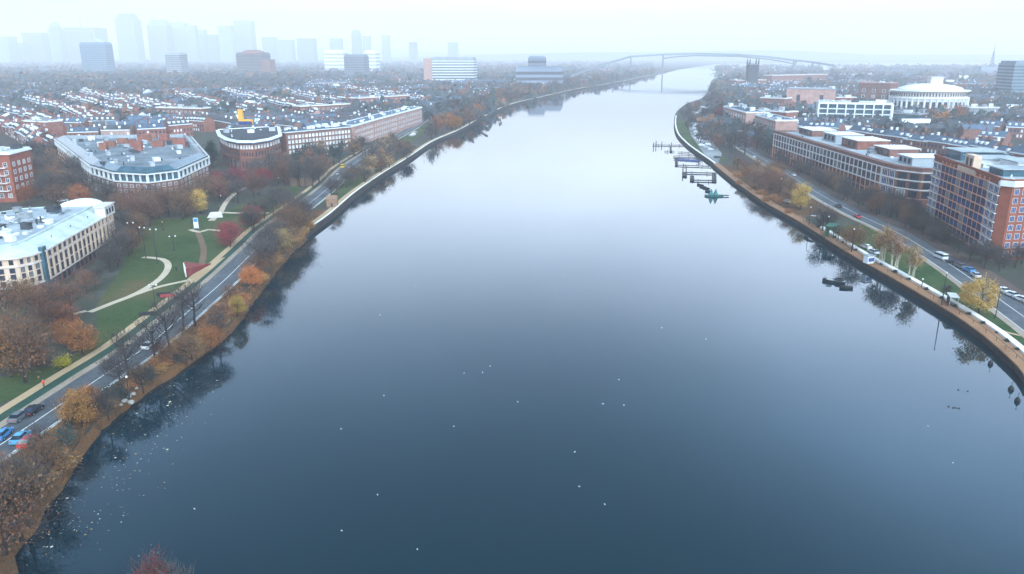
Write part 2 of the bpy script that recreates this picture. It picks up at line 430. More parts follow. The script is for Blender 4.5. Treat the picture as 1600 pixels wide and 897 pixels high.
Z0 = LAND
ribbon("road", RL, 4.3, -4.3, Z0+0.02, M_asph)
ribbon("road", RR, 4.6, -4.6, Z0+0.02, M_asph)
for nm, line, offs in (("road_marking", RL, (-3.95, 0.0)), ("road_marking", RR, (-0.3, 4.3))):
    for o_ in offs:
        ribbon(nm, line, o_+0.1, o_-0.1, Z0+0.045, M_paint)
iA, iB = near(RL, 60), near(RL, 720)
ribbon("pavement", RL, 6.0, 4.3, Z0+0.13, M_pave, thick=0.13, i0=iA, i1=iB)
ribbon("kerb", RL, -4.3, -4.65, Z0+0.13, M_kerb, thick=0.13, i0=iA, i1=iB)
ribbon("verge", RL, 8.3, 6.05, Z0+0.03, ground_mat("verge_turf", [(0.016,0.045,0.034), (0.028,0.065,0.048), (0.05,0.06,0.04)], (0.08,0.6)), i0=iA, i1=near(RL, 420))
ribbon("path", RL, 10.4, 8.4, Z0+0.04, M_sand, i0=iA, i1=near(RL, 560))
ribbon("pavement", RR, 6.4, 4.6, Z0+0.13, M_pave, thick=0.13, i1=near(RR, 700))
ribbon("pavement", RR, -4.6, -9.6, Z0+0.13, ground_mat("wet_brown_pavement", [(0.07,0.05,0.043), (0.12,0.085,0.07)], (0.06,0.5)), thick=0.13, i1=near(RR, 700))

# leafy strip between the left road and the water, lawns, park paths
bankL = [p for p in shl if p.y < 330]
edge = [RL[i] + normals(RL)[i]*(-4.7) for i in range(len(RL)) if 60 < RL[i].y < 330]
sheet("bank", [p + Vector((-0.5,0,0)) for p in bankL] + edge[::-1], Z0+0.03, M_bank)
nb = smooth_line([Vector((-30,60,0)), Vector((-36,76,0)), Vector((-50,83,0)), Vector((-62,85,0))] + [p for p in shl if p.y < 285], 2.6); nnb = normals(nb); mb = MB(); rs = random.Random(3)
for i, p in enumerate(nb):
    for o_, z_ in ((-1.1,-0.35),(-0.7,0.3),(-0.3,1.05),(0.3,LAND+0.1),(4.2,LAND+0.04)):
        q = p + nnb[i]*(o_+rs.uniform(-.6,.35)*(1 if z_ < LAND else .5)); mb.v.append((q.x,q.y,z_+rs.uniform(-.12,.12)*(0 if z_ > 1.2 else 1)))
for i in range(len(nb)-1):
    for j in range(4): mb.f.append((i*5+j, i*5+5+j, i*5+6+j, i*5+1+j)); mb.m.append(0)
o = mb.build("bank", M_bank, smooth=True); o["kind"] = "structure"
nRL = normals(RL)
le = [RL[i] + nRL[i]*10.5 for i in range(len(RL)) if 148 < RL[i].y < 372]
lawn_back = [G(x, y) for x, y in ((470,288),(432,292),(340,336),(240,345),(205,372),(190,420),(150,478),(152,520))]
sheet("lawn", le + lawn_back, Z0+0.012, M_lawn)
sheet("lawn", [G(x, y) for x, y in ((-20,640),(60,606),(110,570),(60,575),(-20,595))], Z0+0.012, M_lawn)
sheet("lawn", [RL[i] + nRL[i]*(-4.8) for i in range(len(RL)) if 340 < RL[i].y < 440] + [RL[i] + nRL[i]*(-15) for i in range(len(RL)) if 340 < RL[i].y < 440][::-1], Z0+0.03, M_lawn)
sheet("lawn", [RL[i] + nRL[i]*(-4.8) for i in range(len(RL)) if 560 < RL[i].y < 800] + [RL[i] + nRL[i]*(-17) for i in range(len(RL)) if 560 < RL[i].y < 800][::-1], Z0+0.03, M_lawn)
def path(px, wdt, m, z=0.05, name="path", thick=0.0):
    return ribbon(name, smooth_line([G(x, y) for x, y in px], 3.0), wdt/2, -wdt/2, Z0+z, m, thick=thick)
M_pale = ground_mat("pale_path", [(0.4,0.31,0.22), (0.5,0.4,0.3)], (0.15, 1.0))
path([(140,488),(175,474),(215,458),(251,435),(263,416),(253,405),(223,402)], 2.0, M_pale)
path([(210,461),(250,448),(300,437)], 1.7, M_pale, 0.062)
path([(308,360),(317,383),(318,398),(315,414)], 2.0, M_brickpath)
path([(297,359),(312,363),(325,359),(346,361)], 1.8, M_pale, 0.062)
path([(345,332),(352,318),(365,304),(384,293)], 2.2, M_pale)
path([(330,345),(345,333),(365,333),(420,333)], 2.6, M_pale, 0.058)
path([(110,492),(135,486)], 1.6, M_pale)
sheet("path", [G(x, y) for x, y in ((288,440),(312,420),(330,413),(347,403),(352,402),(326,425),(305,442))], Z0+0.055, M_sand)
path([(1476,481),(1500,492),(1530,505),(1575,520),(1640,535)], 1.1, M_sand, 0.06)
sheet("lawn", [p + Vector((1,0,0)) for p in shr if p.y < 275][::-1] + [RR[i] + normals(RR)[i]*6.5 for i in range(len(RR)) if 60 < RR[i].y < 275][::-1], Z0+0.012, M_lawn) if False else None
nRR = normals(RR)
ge = [RR[i] + nRR[i]*6.5 for i in range(len(RR)) if 120 < RR[i].y < 300]
gs = [p for p in shr if p.y < 300]
sheet("lawn", ge + [p + Vector((1.2,0,0)) for p in gs[::-1]], Z0+0.012, ground_mat("right_grass", [(0.02,0.045,0.016), (0.04,0.07,0.024), (0.09,0.07,0.035)], (0.04,0.4)))
sheet("lawn", [RR[i] + nRR[i]*6.5 for i in range(len(RR)) if 306 < RR[i].y < 470] + [p + Vector((1.2,0,0)) for p in shr if 306 < p.y < 470][::-1], Z0+0.012, M_bank)
sheet("lawn", [p + Vector((1.2,0,0)) for p in shr if 478 < p.y < 800] + [p + Vector((13,4,0)) for p in shr if 478 < p.y < 800][::-1], Z0+0.012, M_lawn)

sheet("bank", [(-31,60),(-37,76),(-50.5,83.2),(-62.5,85.3),(-66,90),(-86,90),(-86,60)], Z0+0.024, M_bank)
# quay walls and promenades along the water (things of their own)
def quay(name, label, line, a, b, z0, z1, m, cat):
    o = ribbon(name, line, a, b, z1, m, kind=None, thick=z1-z0)
    return tag(o, label, cat)
ql = [p for p in shl if p.y > 262]
quay("quay_wall", "dark stone quay wall edging the river below the tree-lined road and park", ql, -0.02, 1.3, -0.6, LAND+0.25, M_stonewall, "wall")
qk = quay("quay_kerb", "pale stone kerb running along the park-side river edge to the far bridge", ql, 1.3, 2.0 , LAND-0.2, LAND+0.42, M_whitewall, "kerb")
ribbon("path", ql, 2.0, 4.6, Z0+0.06, M_sand)
qr = [p for p in shr if 140 < p.y < 480]
quay("quay_wall", "dark wet quay wall under the brown boardwalk by the brick blocks", shr, 0.02, -0.9, -0.6, LAND+0.05, M_stonewall, "wall")
bd = ribbon("boardwalk", qr, 0.12, -3.6, LAND+0.3, M_board, kind=None, thick=0.35)
tag(bd, "brown timber boardwalk along the curved water edge below the white parapet", "boardwalk")
pw = [p for p in shr if 140 < p.y < 300]
par = ribbon("parapet_wall", pw, -3.8, -5.3, LAND+0.75, M_whitewall, kind=None, thick=0.9)
tag(par, "low broad white parapet between the brown boardwalk and the grass", "wall")
pk = [p for p in shr if p.y > 470 and p.y < 860]
tag(ribbon("quay_kerb", pk, -0.9, -2.0, LAND+0.4, M_whitewall, kind=None, thick=0.5), "white kerb round the bend of the shore beside the boat docks", "kerb")
quay("quay_kerb", "pale stone kerb curving along the water at the bottom corner below the bare tree", [p for p in shl if p.y < 112], 3.3, 4.2, LAND-0.3, LAND+0.3, M_whitewall, "kerb")
rail = MB()
for i in range(0, len(qr), 1):
    p = qr[i] + normals(qr)[i]*(-1.15); rail.box((p.x, p.y, LAND+0.75), (0.08, 0.08, 0.9))
    if i+1 < len(qr):
        q = qr[i+1] + normals(qr)[i+1]*(-1.15); rail.tube((p.x,p.y,LAND+1.2), (q.x,q.y,LAND+1.2), 0.05, 0.05, 4)
tag(rail.build("railing", mat("dark_iron", (0.03,0.03,0.035), 0.5, 0.2, 2.0)), "thin dark iron railing on the water side of the boardwalk", "railing")

# ------------------------------------------------------------------ buildings
M_brick = mat("red_brick", (0.2,0.08,0.058), 0.9, 0.28, 0.35, rnd=0.12, hue=0.01)
M_brick2 = mat("orange_brick", (0.215,0.07,0.046), 0.9, 0.2, 0.4)
M_brickd = mat("brown_brick", (0.16,0.08,0.065), 0.9, 0.25, 0.4, rnd=0.12)
M_pink = mat("pink_stone", (0.33,0.2,0.17), 0.9, 0.2, 0.25, rnd=0.1)
M_cream = mat("cream_stone", (0.52,0.38,0.285), 0.85, 0.14, 0.3)
M_pale_stone = mat("pale_stone", (0.5,0.46,0.43), 0.85, 0.15, 0.3)
M_white = mat("white_paint", (0.6,0.62,0.63), 0.6, 0.1, 0.5)
M_whroof = ground_mat("pale_roof", [(0.2,0.23,0.25),(0.3,0.33,0.35),(0.42,0.45,0.46)], (0.07,0.6), 0.8)
M_bluegrey_roof = ground_mat("blue_grey_roof", [(0.07,0.085,0.1),(0.14,0.16,0.18),(0.25,0.27,0.28)], (0.07,0.5), 0.8)
M_green_roof = mat("pale_verdigris_roof", (0.4,0.45,0.42), 0.85, 0.2, 0.18)
M_slate = mat("blue_slate", (0.06,0.088,0.125), 0.9, 0.3, 0.4, rnd=0.3)
M_dkroof = mat("dark_roof_felt", (0.05,0.055,0.062), 0.95, 0.35, 0.3, rnd=0.2)
M_glass = mat("dark_window_glass", (0.016,0.026,0.045), 0.2, 0.5, 0.35, spec=0.25, rnd=0.5, blind=0.16)
M_blueglass = mat("blue_window_glass", (0.012,0.035,0.11), 0.2, 0.5, 0.3, spec=0.25, rnd=0.4, blind=0.12)
M_tealglass = mat("teal_curtain_glass", (0.04,0.085,0.11), 0.2, 0.4, 0.25, spec=0.35)
M_frame_w = mat("white_window_frame", (0.55,0.52,0.5), 0.6, 0.1, 1.0)
M_frame_r = mat("red_window_frame", (0.42,0.12,0.08), 0.7, 0.15, 1.0)
M_frame_d = mat("dark_window_frame", (0.05,0.05,0.055), 0.6, 0.2, 1.0)
M_frame_c = mat("cream_window_frame", (0.56,0.42,0.31), 0.8, 0.1, 1.0)
M_grey = mat("grey_concrete", (0.24,0.26,0.28), 0.85, 0.15, 0.1, rnd=0.15)
M_far = mat("far_tower_cladding", (0.15,0.18,0.23), 0.8, 0.15, 0.02, rnd=0.25)
M_lightbrick = mat("light_orange_pier", (0.58,0.27,0.17), 0.9, 0.15, 0.4)
M_orange = mat("orange_cladding", (0.6,0.3,0.05), 0.6, 0.1, 0.5)
M_plant = mat("grey_roof_plant", (0.3,0.32,0.34), 0.6, 0.25, 0.6, rnd=0.35)

WIN = {}
def win_mesh(frame, glass, fr=0.1, bars=1, rail_=True):
    key = (frame.name, glass.name, fr, bars, rail_)
    if key in WIN: return WIN[key]
    mb = MB()
    o = [(-.5,-.5), (.5,-.5), (.5,.5), (-.5,.5)]; i_ = [(-.5+fr,-.5+fr*.8), (.5-fr,-.5+fr*.8), (.5-fr,.5-fr*.8), (-.5+fr,.5-fr*.8)]
    k = 0
    mb.v = [(x,0.02,z) for x,z in o] + [(x,-0.16,z) for x,z in o] + [(x,-0.16,z) for x,z in i_] + [(x,-0.05,z) for x,z in i_]
    for a in range(4):
        b_ = (a+1) % 4
        mb.f += [(a,b_,4+b_,4+a), (4+a,4+b_,8+b_,8+a), (8+a,8+b_,12+b_,12+a)]; mb.m += [0,0,0]
    mb.f.append((12,13,14,15)); mb.m.append(1)
    for q in range(bars):
        x = -.5 + (q+1)/(bars+1); mb.box((x,-0.09,0), (fr*0.45,0.1,1-fr*1.6))
    if rail_: mb.box((0,-0.085,0.12), (1-fr*2,0.08,fr*0.35))
    WIN[key] = mb.mesh("window", [frame, glass]); return WIN[key]

ALLB = []
class Block:
    """a building: an Empty that parents walls, roofs, windows and trim; coordinates are given in the world"""
    def __init__(s, name, label, cat, poly, group=None):
        s.poly = [Vector((p[0], p[1])) for p in poly]
        a = sum((s.poly[i-1].x*s.poly[i].y - s.poly[i].x*s.poly[i-1].y) for i in range(len(s.poly)))
        if a < 0: s.poly.reverse()
        c = sum(s.poly, Vector((0,0)))/len(s.poly)
        s.root = thing(name, label, cat, (c.x, c.y, LAND), 0, group); s.nwin = 0; s.rest = MB(); s.restm = None
        s.off = Vector((-c.x, -c.y, -LAND)); ALLB.append(s)
    def part(s, name, mb, m, smooth=False):
        o = mb.build(name, m, s.root, smooth); o.location = s.off; return o
    def wall(s, z0, z1, m, poly=None, name="wall", top=None):
        mb = MB(); mb.prism(poly or s.poly, LAND+z0, LAND+z1, top=top); return s.part(name, mb, m)
    def slab(s, z0, z1, out, m, name="cornice", poly=None):
        mb = MB(); mb.prism(offset_poly(poly or s.poly, -out), LAND+z0, LAND+z1); return s.part(name, mb, m)
    def ring(s, z0, z1, out, inn, m, name="parapet", poly=None):
        p = poly or s.poly; A = offset_poly(p, -out); B = offset_poly(p, inn); n = len(A); mb = MB()
        mb.v = [(q.x,q.y,LAND+z0) for q in A] + [(q.x,q.y,LAND+z1) for q in A] + [(q.x,q.y,LAND+z1) for q in B] + [(q.x,q.y,LAND+z0) for q in B]
        for i in range(n):
            j = (i+1) % n
            mb.f += [(i,j,n+j,n+i), (n+i,n+j,2*n+j,2*n+i), (2*n+i,2*n+j,3*n+j,3*n+i), (3*n+i,3*n+j,j,i)]; mb.m += [0]*4
        return s.part(name, mb, m)
    def windows(s, e, zs, h, bays, wr, me, poly=None, t0=0.02, t1=0.98, name="window", out=0.0, skip=None, wabs=None):
        p = poly or s.poly; a, b = p[e], p[(e+1) % len(p)]; d = b-a; ln = d.length; u = d/ln; o = Vector((u.y, -u.x))
        rz = math.atan2(o.x, -o.y)
        for z in zs:
            for k in range(bays):
                if skip and skip(k, z): continue
                t = t0 + (t1-t0)*(k+0.5)/bays; q = a + d*t + o*out; sc = (wabs or (t1-t0)*ln/bays*wr, 1.0, h)
                if s.nwin < 100:
                    w_ = link(name, me, s.root); w_.location = (q.x+s.off.x, q.y+s.off.y, z); w_.rotation_euler = (0,0,rz); w_.scale = sc; s.nwin += 1
                else:
                    M_ = Matrix.Translation((q.x, q.y, LAND+z)) @ Matrix.Rotation(rz, 4, 'Z') @ Matrix.Diagonal((*sc, 1))
                    k0 = len(s.rest.v); s.rest.v += [tuple(M_ @ v.co) for v in me.vertices]
                    for pl in me.polygons: s.rest.f.append(tuple(k0+i for i in pl.vertices)); s.rest.m.append(pl.material_index)
                    s.restm = list(me.materials)
    def pilasters(s, e, z0, z1, n, wdt, dep, m, poly=None, name="pilaster", t0=0.0, t1=1.0):
        p = poly or s.poly; a, b = p[e], p[(e+1) % len(p)]; d = b-a; u = d.normalized(); o = Vector((u.y,-u.x))
        mb = MB(); mb.box((0,0,0), (wdt, dep, z1-z0)); me = mb.mesh(name, m)
        for k in range(n):
            q = a + d*(t0+(t1-t0)*k/(n-1)) + o*(dep*0.5-0.05)
            c = link(name, me, s.root); c.location = (q.x+s.off.x, q.y+s.off.y, (z0+z1)/2); c.rotation_euler = (0,0,math.atan2(u.y,u.x))
    def band(s, e, z0, z1, dep, m, poly=None, name="stone_band", t0=0, t1=1):
        p = poly or s.poly; a, b = p[e], p[(e+1) % len(p)]; d = b-a; u = d.normalized(); o = Vector((u.y,-u.x))
        q = a + d*((t0+t1)/2) + o*(dep*0.5-0.05); mb = MB(); mb.box((q.x,q.y,LAND+(z0+z1)/2), (d.length*(t1-t0)+(0.1 if t1-t0>=1 else 0), dep, z1-z0), math.atan2(u.y,u.x))
        return s.part(name, mb, m)
    def flat_roof(s, h, m=None, units=6, seed=1, um=None, par=None, ph=0.7, size=(3,6), uh=(1.2,2.6), poly=None, name="roof"):
        p = poly or s.poly
        mb = MB(); mb.prism(offset_poly(p, 0.55), LAND+h+0.02, LAND+h+0.2); s.part(name, mb, m or M_whroof)
        if par: s.ring(h, h+ph, 0.15, 0.5, par, poly=p)
        rr = random.Random(seed); inner = offset_poly(p, 2.5)
        xs = [q.x for q in p]; ys = [q.y for q in p]; n = 0; tries = 0
        e = p[1]-p[0]; rz = math.atan2(e.y, e.x); placed = []
        while n < units and tries < 400:
            tries += 1; x, y = rr.uniform(min(xs), max(xs)), rr.uniform(min(ys), max(ys))
            if not inside((x, y), inner) or any((Vector((x,y))-q).length < size[1]*1.1 for q in placed): continue
            a, b_, c = rr.uniform(*size), rr.uniform(*size)*0.7, rr.uniform(*uh); placed.append(Vector((x,y)))
            mb = MB(); mb.box((x,y,LAND+h+0.2+c/2), (a,b_,c), rz); mb.box((x,y,LAND+h+0.2+c+0.1), (a+0.3,b_+0.3,0.2), rz)
            s.part("roof_unit", mb, um or rr.choice([M_plant, M_white, M_plant, M_dkroof])); n += 1
        n = tries = 0
        while n < units*2 and tries < 300:
            tries += 1; x, y = rr.uniform(min(xs), max(xs)), rr.uniform(min(ys), max(ys))
            if not inside((x, y), inner): continue
            mb = MB()
            if rr.random() < .6: mb.box((x,y,LAND+h+0.5), (rr.uniform(.6,1.2),rr.uniform(.6,1.8),rr.uniform(.5,1.0)), rz)
            else: mb.tube((x,y,LAND+h), (x,y,LAND+h+rr.uniform(1,2)), .25, .25, 7); mb.tube((x,y,LAND+h+1), (x+2.5*math.cos(rz),y+2.5*math.sin(rz),LAND+h+.7), .2, .2, 6)
            s.part("vent", mb, rr.choice([M_plant, M_white, M_dkroof])); n += 1
    def done(s):
        if s.rest.v:
            o = s.part("window_grid", s.rest, s.restm); o["kind"] = "stuff"
        return s.root

W_white = win_mesh(M_frame_w, M_glass); W_dark = win_mesh(M_frame_d, M_glass); W_cream = win_mesh(M_frame_c, M_glass, 0.12)
W_redblue = win_mesh(M_frame_d, M_blueglass, 0.03, 1, False); W_wblue = win_mesh(M_frame_w, M_blueglass, 0.06, 2, False)
W_big = win_mesh(M_frame_d, M_glass, 0.06, 1, False); W_pale = win_mesh(M_frame_w, mat("pale_glass", (0.5,0.52,0.52), 0.2, 0.4, 0.4, rnd=0.4), 0.1, 1, False)  # W_pale has a plain pale glass colour, varied at random per window
def GP(px): return [G(x, y) for x, y in px]

# --- cream block beside the park
A = [Vector((-178,206)), Vector((-147,203.5)), Vector((-139,199.5)), Vector((-131.5,202.5)), Vector((-129.5,206)), Vector((-128.8,211)), Vector((-136.5,264)), Vector((-139,268)), Vector((-150,269)), Vector((-166,262)), Vector((-178,240))]
b = Block("apartment_block", "cream stone apartment block with a pale green roof at the edge of the park", "building", A)
b.wall(0, 3.2, M_brickd, name="plinth"); b.wall(3.2, 11.2, M_cream)
ins = offset_poly(b.poly, 5.2)
b.slab(3.1, 3.5, 0.3, M_pale_stone, "stone_band"); b.slab(8.9, 9.2, 0.3, M_pale_stone, "stone_band"); b.slab(11.2, 11.6, 0.55, M_pale_stone)
b.wall(11.6, 13.8, M_green_roof, name="mansard_roof", top=ins)
b.flat_roof(13.8, M_whroof, 16, 4, None, M_green_roof, 0.5, (2,4.5), (0.8,1.8), poly=ins, name="roof")
zs4 = (4.9, 6.9, 8.9)
b.windows(5, (4.6,7.3), 2.2, 15, 0.62, W_dark, out=0.03); b.windows(5, (10.25,), 1.55, 15, 0.62, W_dark, out=0.03); b.windows(5, (1.7,), 2.1, 15, 0.62, W_dark)
b.pilasters(5, 3.2, 11.2, 16, 0.8, 0.55, M_cream)
for e, n in ((1,3), (2,3), (3,2), (4,2)):
    b.windows(e, (4.5,6.3,8.0), 1.3, n, 0.5, W_dark, out=0.03); b.windows(e, (10.25,), 1.3, n, 0.4, W_dark, out=0.03)
b.windows(0, (4.8,7.2,10.2), 1.7, 8, 0.45, W_dark, t0=0.3); b.windows(6, (4.8,7.2,10.2), 1.7, 2, 0.4, W_dark); b.windows(7, (5.0,7.5), 1.7, 3, 0.4, W_dark)
mb = MB(); mb.box((-128.9,210.0,LAND+6.4), (1.1,2.2,12.8), 0.12); b.part("glass_stair", mb, M_tealglass)
mb = MB()                                                    # the curved end gable
for k in range(13):
    a0 = PI*k/12; mb.v.append((-146+6.5*-math.cos(a0)*1.0, 266.6+0.9*-math.cos(a0), LAND+11.5+4.6*math.sin(a0)**0.6))
for k in range(13):
    v = mb.v[k]; mb.v.append((v[0]-0.5, v[1]-4.5, v[2]))
for k in range(12): mb.f.append((k, k+1, 14+k, 13+k)); mb.m.append(0)
mb.f.append(tuple(range(13))[::-1]); mb.m.append(0); mb.f.append(tuple(range(13,26))); mb.m.append(0)
b.part("gable", mb, M_white)
mb = MB(); mb.box((-136.6,260.5,LAND+13.1), (3.2,9.0,3.4), 0.14); mb.box((-136.6,260.5,LAND+14.9), (3.8,9.6,0.3), 0.14); b.part("attic_tower", mb, M_pale_stone)
for k in (-1,0,1):
    w_ = link("window", W_dark, b.root); w_.location = (-134.95-k*2.6*0.14+b.off.x, 260.5+k*2.6+b.off.y, 13.1); w_.rotation_euler = (0,0,PI/2+0.14); w_.scale = (1.2,1,1.8)
for x, y, sx, sy in ((-152,232,3,16),(-158,244,8,2.2),(-150,216,10,2.4),(-146,250,3.5,9)):
    mb = MB(); mb.box((x,y,LAND+14.3), (sx,sy,0.7), 0.14); mb.box((x,y,LAND+14.7), (sx*.85,sy*.9,0.12), 0.14, 1); b.part("skylight", mb, [M_grey, M_tealglass])
for k in range(3):                                           # round-headed roof lights in the mansard
    y = 222+k*14; x = -131.5 - (y-211)*0.145 - 0.55
    mb = MB(); mb.box((x,y,LAND+12.7), (1.3,1.1,1.0), 0.14); mb.box((x+0.62,y,LAND+12.75), (0.12,0.7,0.7), 0.14, 1); b.part("dormer", mb, [M_green_roof, M_glass])
b.done()

# --- flatiron block with glazed top floors
b = Block("flatiron_block", "wedge-shaped block with glazed white top floors and brick roof towers", "building", GP([(92,250),(148,302),(184,315),(236,318),(283,311),(329,285),(302,247)]))
b.wall(0, 9.2, M_brickd); b.wall(9.4, 12.6, M_tealglass, offset_poly(b.poly, 0.5), "glazed_storey")
b.slab(9.0, 9.4, 0.6, M_frame_w, "stone_band"); b.slab(12.6, 13.05, 1.0, M_frame_w)
b.flat_roof(13.1, M_bluegrey_roof, 26, 8, None, M_tealglass, 0.8, (2.5,5), (1,2.4))
for e, n in ((0,16), (1,5), (2,5), (3,5), (4,8)):
    b.windows(e, (2.4,4.9,7.4), 1.6, n, 0.5, W_white)
    b.pilasters(e, 9.4, 12.6, n+1, 0.3, 0.9, M_white, name="mullion")
rim = offset_poly(b.poly, 0.2); rim2 = offset_poly(b.poly, 4.2); n = len(rim); mb = MB()
mb.v = [(q.x,q.y,LAND+13.15) for q in rim]+[(q.x,q.y,LAND+15.4) for q in rim2]+[(q.x,q.y,LAND+13.15) for q in offset_poly(b.poly, 5.0)]
for i in range(n):
    j = (i+1) % n; mb.f += [(i,j,n+j,n+i),(n+i,n+j,2*n+j,2*n+i)]; mb.m += [0,1]
b.part("sloped_glazing", mb, [M_tealglass, M_grey])
for px, py in ((168,268),(178,262),(197,256),(213,262),(231,252),(252,262),(262,252),(240,246),(275,256),(222,270),(288,262)):
    p = G(px, py+4); mb = MB(); hh = R.uniform(3,5.5); mb.box((p.x,p.y,LAND+13.2+hh/2), (R.uniform(3,8),R.uniform(3,5),hh), 0.2); b.part("brick_tower", mb, M_brick)
b.done()

# --- round-cornered brick building with orange rooftop structure
b = Block("curved_brick_building", "round-cornered red brick building with a yellow-orange structure on its roof", "building", GP([(345,243),(349,254),(360,262),(378,267),(400,267),(424,262),(440,254),(437,236)]))
b.wall(0, 15.7, M_brick)
for z in (6.8, 11.2): b.slab(z, z+0.5, 0.45, M_brickd, "stone_band")
b.slab(15.0, 15.8, 1.1, M_slate); b.slab(15.8, 16.2, 1.6, M_white)
b.flat_roof(16.2, M_dkroof, 4, 3, None, M_white, 0.7)
for e, n in ((0,2),(1,4),(2,4),(3,5),(4,5),(5,4)):
    b.windows(e, (13.2,), 2.2, n, 0.6, W_pale, out=0.03); b.windows(e, (9.2,), 2.2, n, 0.5, W_dark, out=0.03); b.windows(e, (3.4,), 4.4, max(1,n-1), 0.42, W_big, out=0.03)
c = G(386, 232); mb = MB()
mb.box((c.x-2.2,c.y,LAND+21.4), (3.0,3.0,10.4)); mb.box((c.x+2.5,c.y,LAND+18.2), (6.4,3.0,3.4)); b.part("rooftop_sign_structure", mb, M_orange)
mb = MB(); mb.box((c.x+1,c.y+1,LAND+17.5), (9,6,2.4)); b.part("penthouse", mb, M_blueglass); b.done()

# --- long white-windowed slab and the curved row beyond it
def front_block(name, label, px, depth, cat="building", group=None):
    f = GP(px); fl = [Vector((p.x,p.y)) for p in f]; n = len(fl); bk = []
    for i in range(n):
        d = (fl[min(i+1,n-1)] - fl[max(i-1,0)]).normalized(); bk.append(fl[i] + Vector((-d.y, d.x))*depth)
    return Block(name, label, cat, fl + bk[::-1], group)
b = front_block("office_slab", "long brick slab with a grid of white windows behind bare trees", [(449,245),(551,233)], 16)
b.wall(0, 15, M_brickd); b.slab(15, 15.5, 0.6, M_white); b.flat_roof(15.5, M_slate, 10, 5, M_white, M_slate, 0.6, (2,3.5), (1,2.2))
b.windows(0, (2.6,5.8,9.0,12.2), 2.1, 19, 0.62, W_pale); b.windows(1, (5.8,9.0,12.2), 1.9, 4, 0.5, W_dark); b.done()
b = front_block("terrace_range", "long hazy grey terrace range curving away towards the riverside trees", [(556,230),(585,219),(622,206),(660,193)], 15)
b.wall(0, 14.5, M_pink); b.slab(14.5, 15.0, 0.6, M_white); b.flat_roof(15.0, M_slate, 10, 6, M_white, M_white, 0.6, (2,4), (1,2.4))
for e in range(3): b.windows(e, (3.4,7.0,10.8), 2.0, 11, 0.45, W_white)
b.done()
b = front_block("brick_apartments", "red brick apartment block with pale balconies beside a tree-filled street", [(-70,318),(27,316)], 20)
b.wall(0, 21, M_brick2); b.slab(21, 21.6, 0.7, M_white); b.flat_roof(21.6, M_whroof, 5, 7, None, M_white)
b.windows(0, (3,6.4,9.8,13.2,16.6), 2.0, 7, 0.5, W_white); b.windows(1, (6.4,9.8,13.2,16.6), 2.0, 4, 0.45, W_white)
for k in range(4): b.band(0, 4.9+3.4*k, 5.2+3.4*k, 1.4, M_pale_stone, name="balcony", t0=0.72, t1=0.92)
b.done()

# --- long brick and stone block on the opposite bank
b = Block("long_brick_block", "long brick block with a pale stone grid across its upper storeys", "building", [(166,505),(165.2,352),(166.5,341),(173,332),(196,330),(197,505)])
b.wall(0, 7.6, M_brick); b.wall(7.6, 15.2, M_brick, name="upper_wall"); b.slab(15.2, 16.2, 0.3, M_brickd, "attic_band")
for z in (7.5, 11.2, 14.9): b.slab(z, z+0.5, 0.42, M_frame_w, "stone_band")
b.slab(3.7, 4.0, 0.25, M_pink, "stone_band")
b.windows(0, (5.7,9.45,13.1), 3.0, 31, 0.8, W_big, out=0.05); b.pilasters(0, 7.6, 15.2, 32, 0.68, 0.42, M_frame_w); b.pilasters(0, 0, 7.6, 32, 0.6, 0.4, M_lightbrick, name="brick_pier")
for e, n in ((1,2),(2,2),(3,5)):
    b.windows(e, (5.7,9.4,13.1), 2.8, n, 0.75, W_wblue, out=0.04)
b.windows(0, (2.0,), 2.8, 31, 0.8, W_big, out=0.05)
b.ring(16.22, 17.0, 0.28, 3.2, M_brickd, 'roof_edge'); b.flat_roof(16.2, M_whroof, 8, 12, None, None, 0.6, (3,6), (1,2))
for i, (x, y, sx, sy, h_) in enumerate(((184,482,14,22,3.6),(185,446,15,18,4.2),(184,415,16,20,4.4),(186,384,14,16,3.6),(183,352,16,13,3.4))):
    mb = MB(); mb.box((x,y,LAND+16.4+h_/2), (sx,sy,h_)); o = b.part("penthouse", mb, [M_brickd, M_grey, M_brick][i % 3])
    mb = MB(); mb.box((x,y,LAND+16.4+h_+0.16), (sx+1,sy+1,0.3)); b.part("penthouse_roof", mb, M_white)
    for k in range(3):
        w_ = link("window", W_big, b.root); w_.location = (x-sx/2-0.02+b.off.x, y+(k-1)*sy*0.3+b.off.y, 16.4+h_*0.5); w_.rotation_euler = (0,0,-PI/2); w_.scale = (sy*0.16,1,h_*0.6)
b.done()

# --- tall orange brick block at the bend of the opposite road
b = Block("tall_brick_block", "tall orange brick block with blue glass windows and a cream roof gable", "building", [(165,309),(163.2,299),(156.2,256.5),(153.8,246.5),(156,244),(168,246),(192,252),(192,309)])
b.wall(0, 25, M_brick2); H9 = [2.0+2.85*k for k in range(8)]
b.windows(1, H9, 2.4, 11, 0.88, W_redblue, t0=0.0, t1=1.0, out=0.12); b.windows(0, H9, 2.1, 2, 0.85, W_wblue, out=0.04); b.windows(2, H9, 2.1, 2, 0.85, W_wblue, out=0.04)
b.windows(4, H9, 1.9, 4, 0.6, W_wblue); b.windows(5, H9, 1.9, 5, 0.55, W_wblue)
for k in range(9): b.band(1, 0.6+2.85*k-0.2, 0.6+2.85*k+0.16, 0.36, M_lightbrick, name="floor_band")
b.pilasters(1, 0, 24.6, 12, 0.42, 0.34, M_lightbrick, name="brick_pier")
for e in (0, 2):
    for k in range(1, 9): b.band(e, 0.42+2.85*k-0.12, 0.42+2.85*k+0.2, 0.65, M_frame_w, name="balcony")
b.band(1, 23.6, 25.2, 0.5, M_cream, name="cream_cornice", t0=0.36, t1=0.72)
b.ring(25, 25.9, 0.3, 0.5, M_brick2); b.flat_roof(25, M_whroof, 9, 21, None, None, 0.6, (2,5), (0.8,1.8))
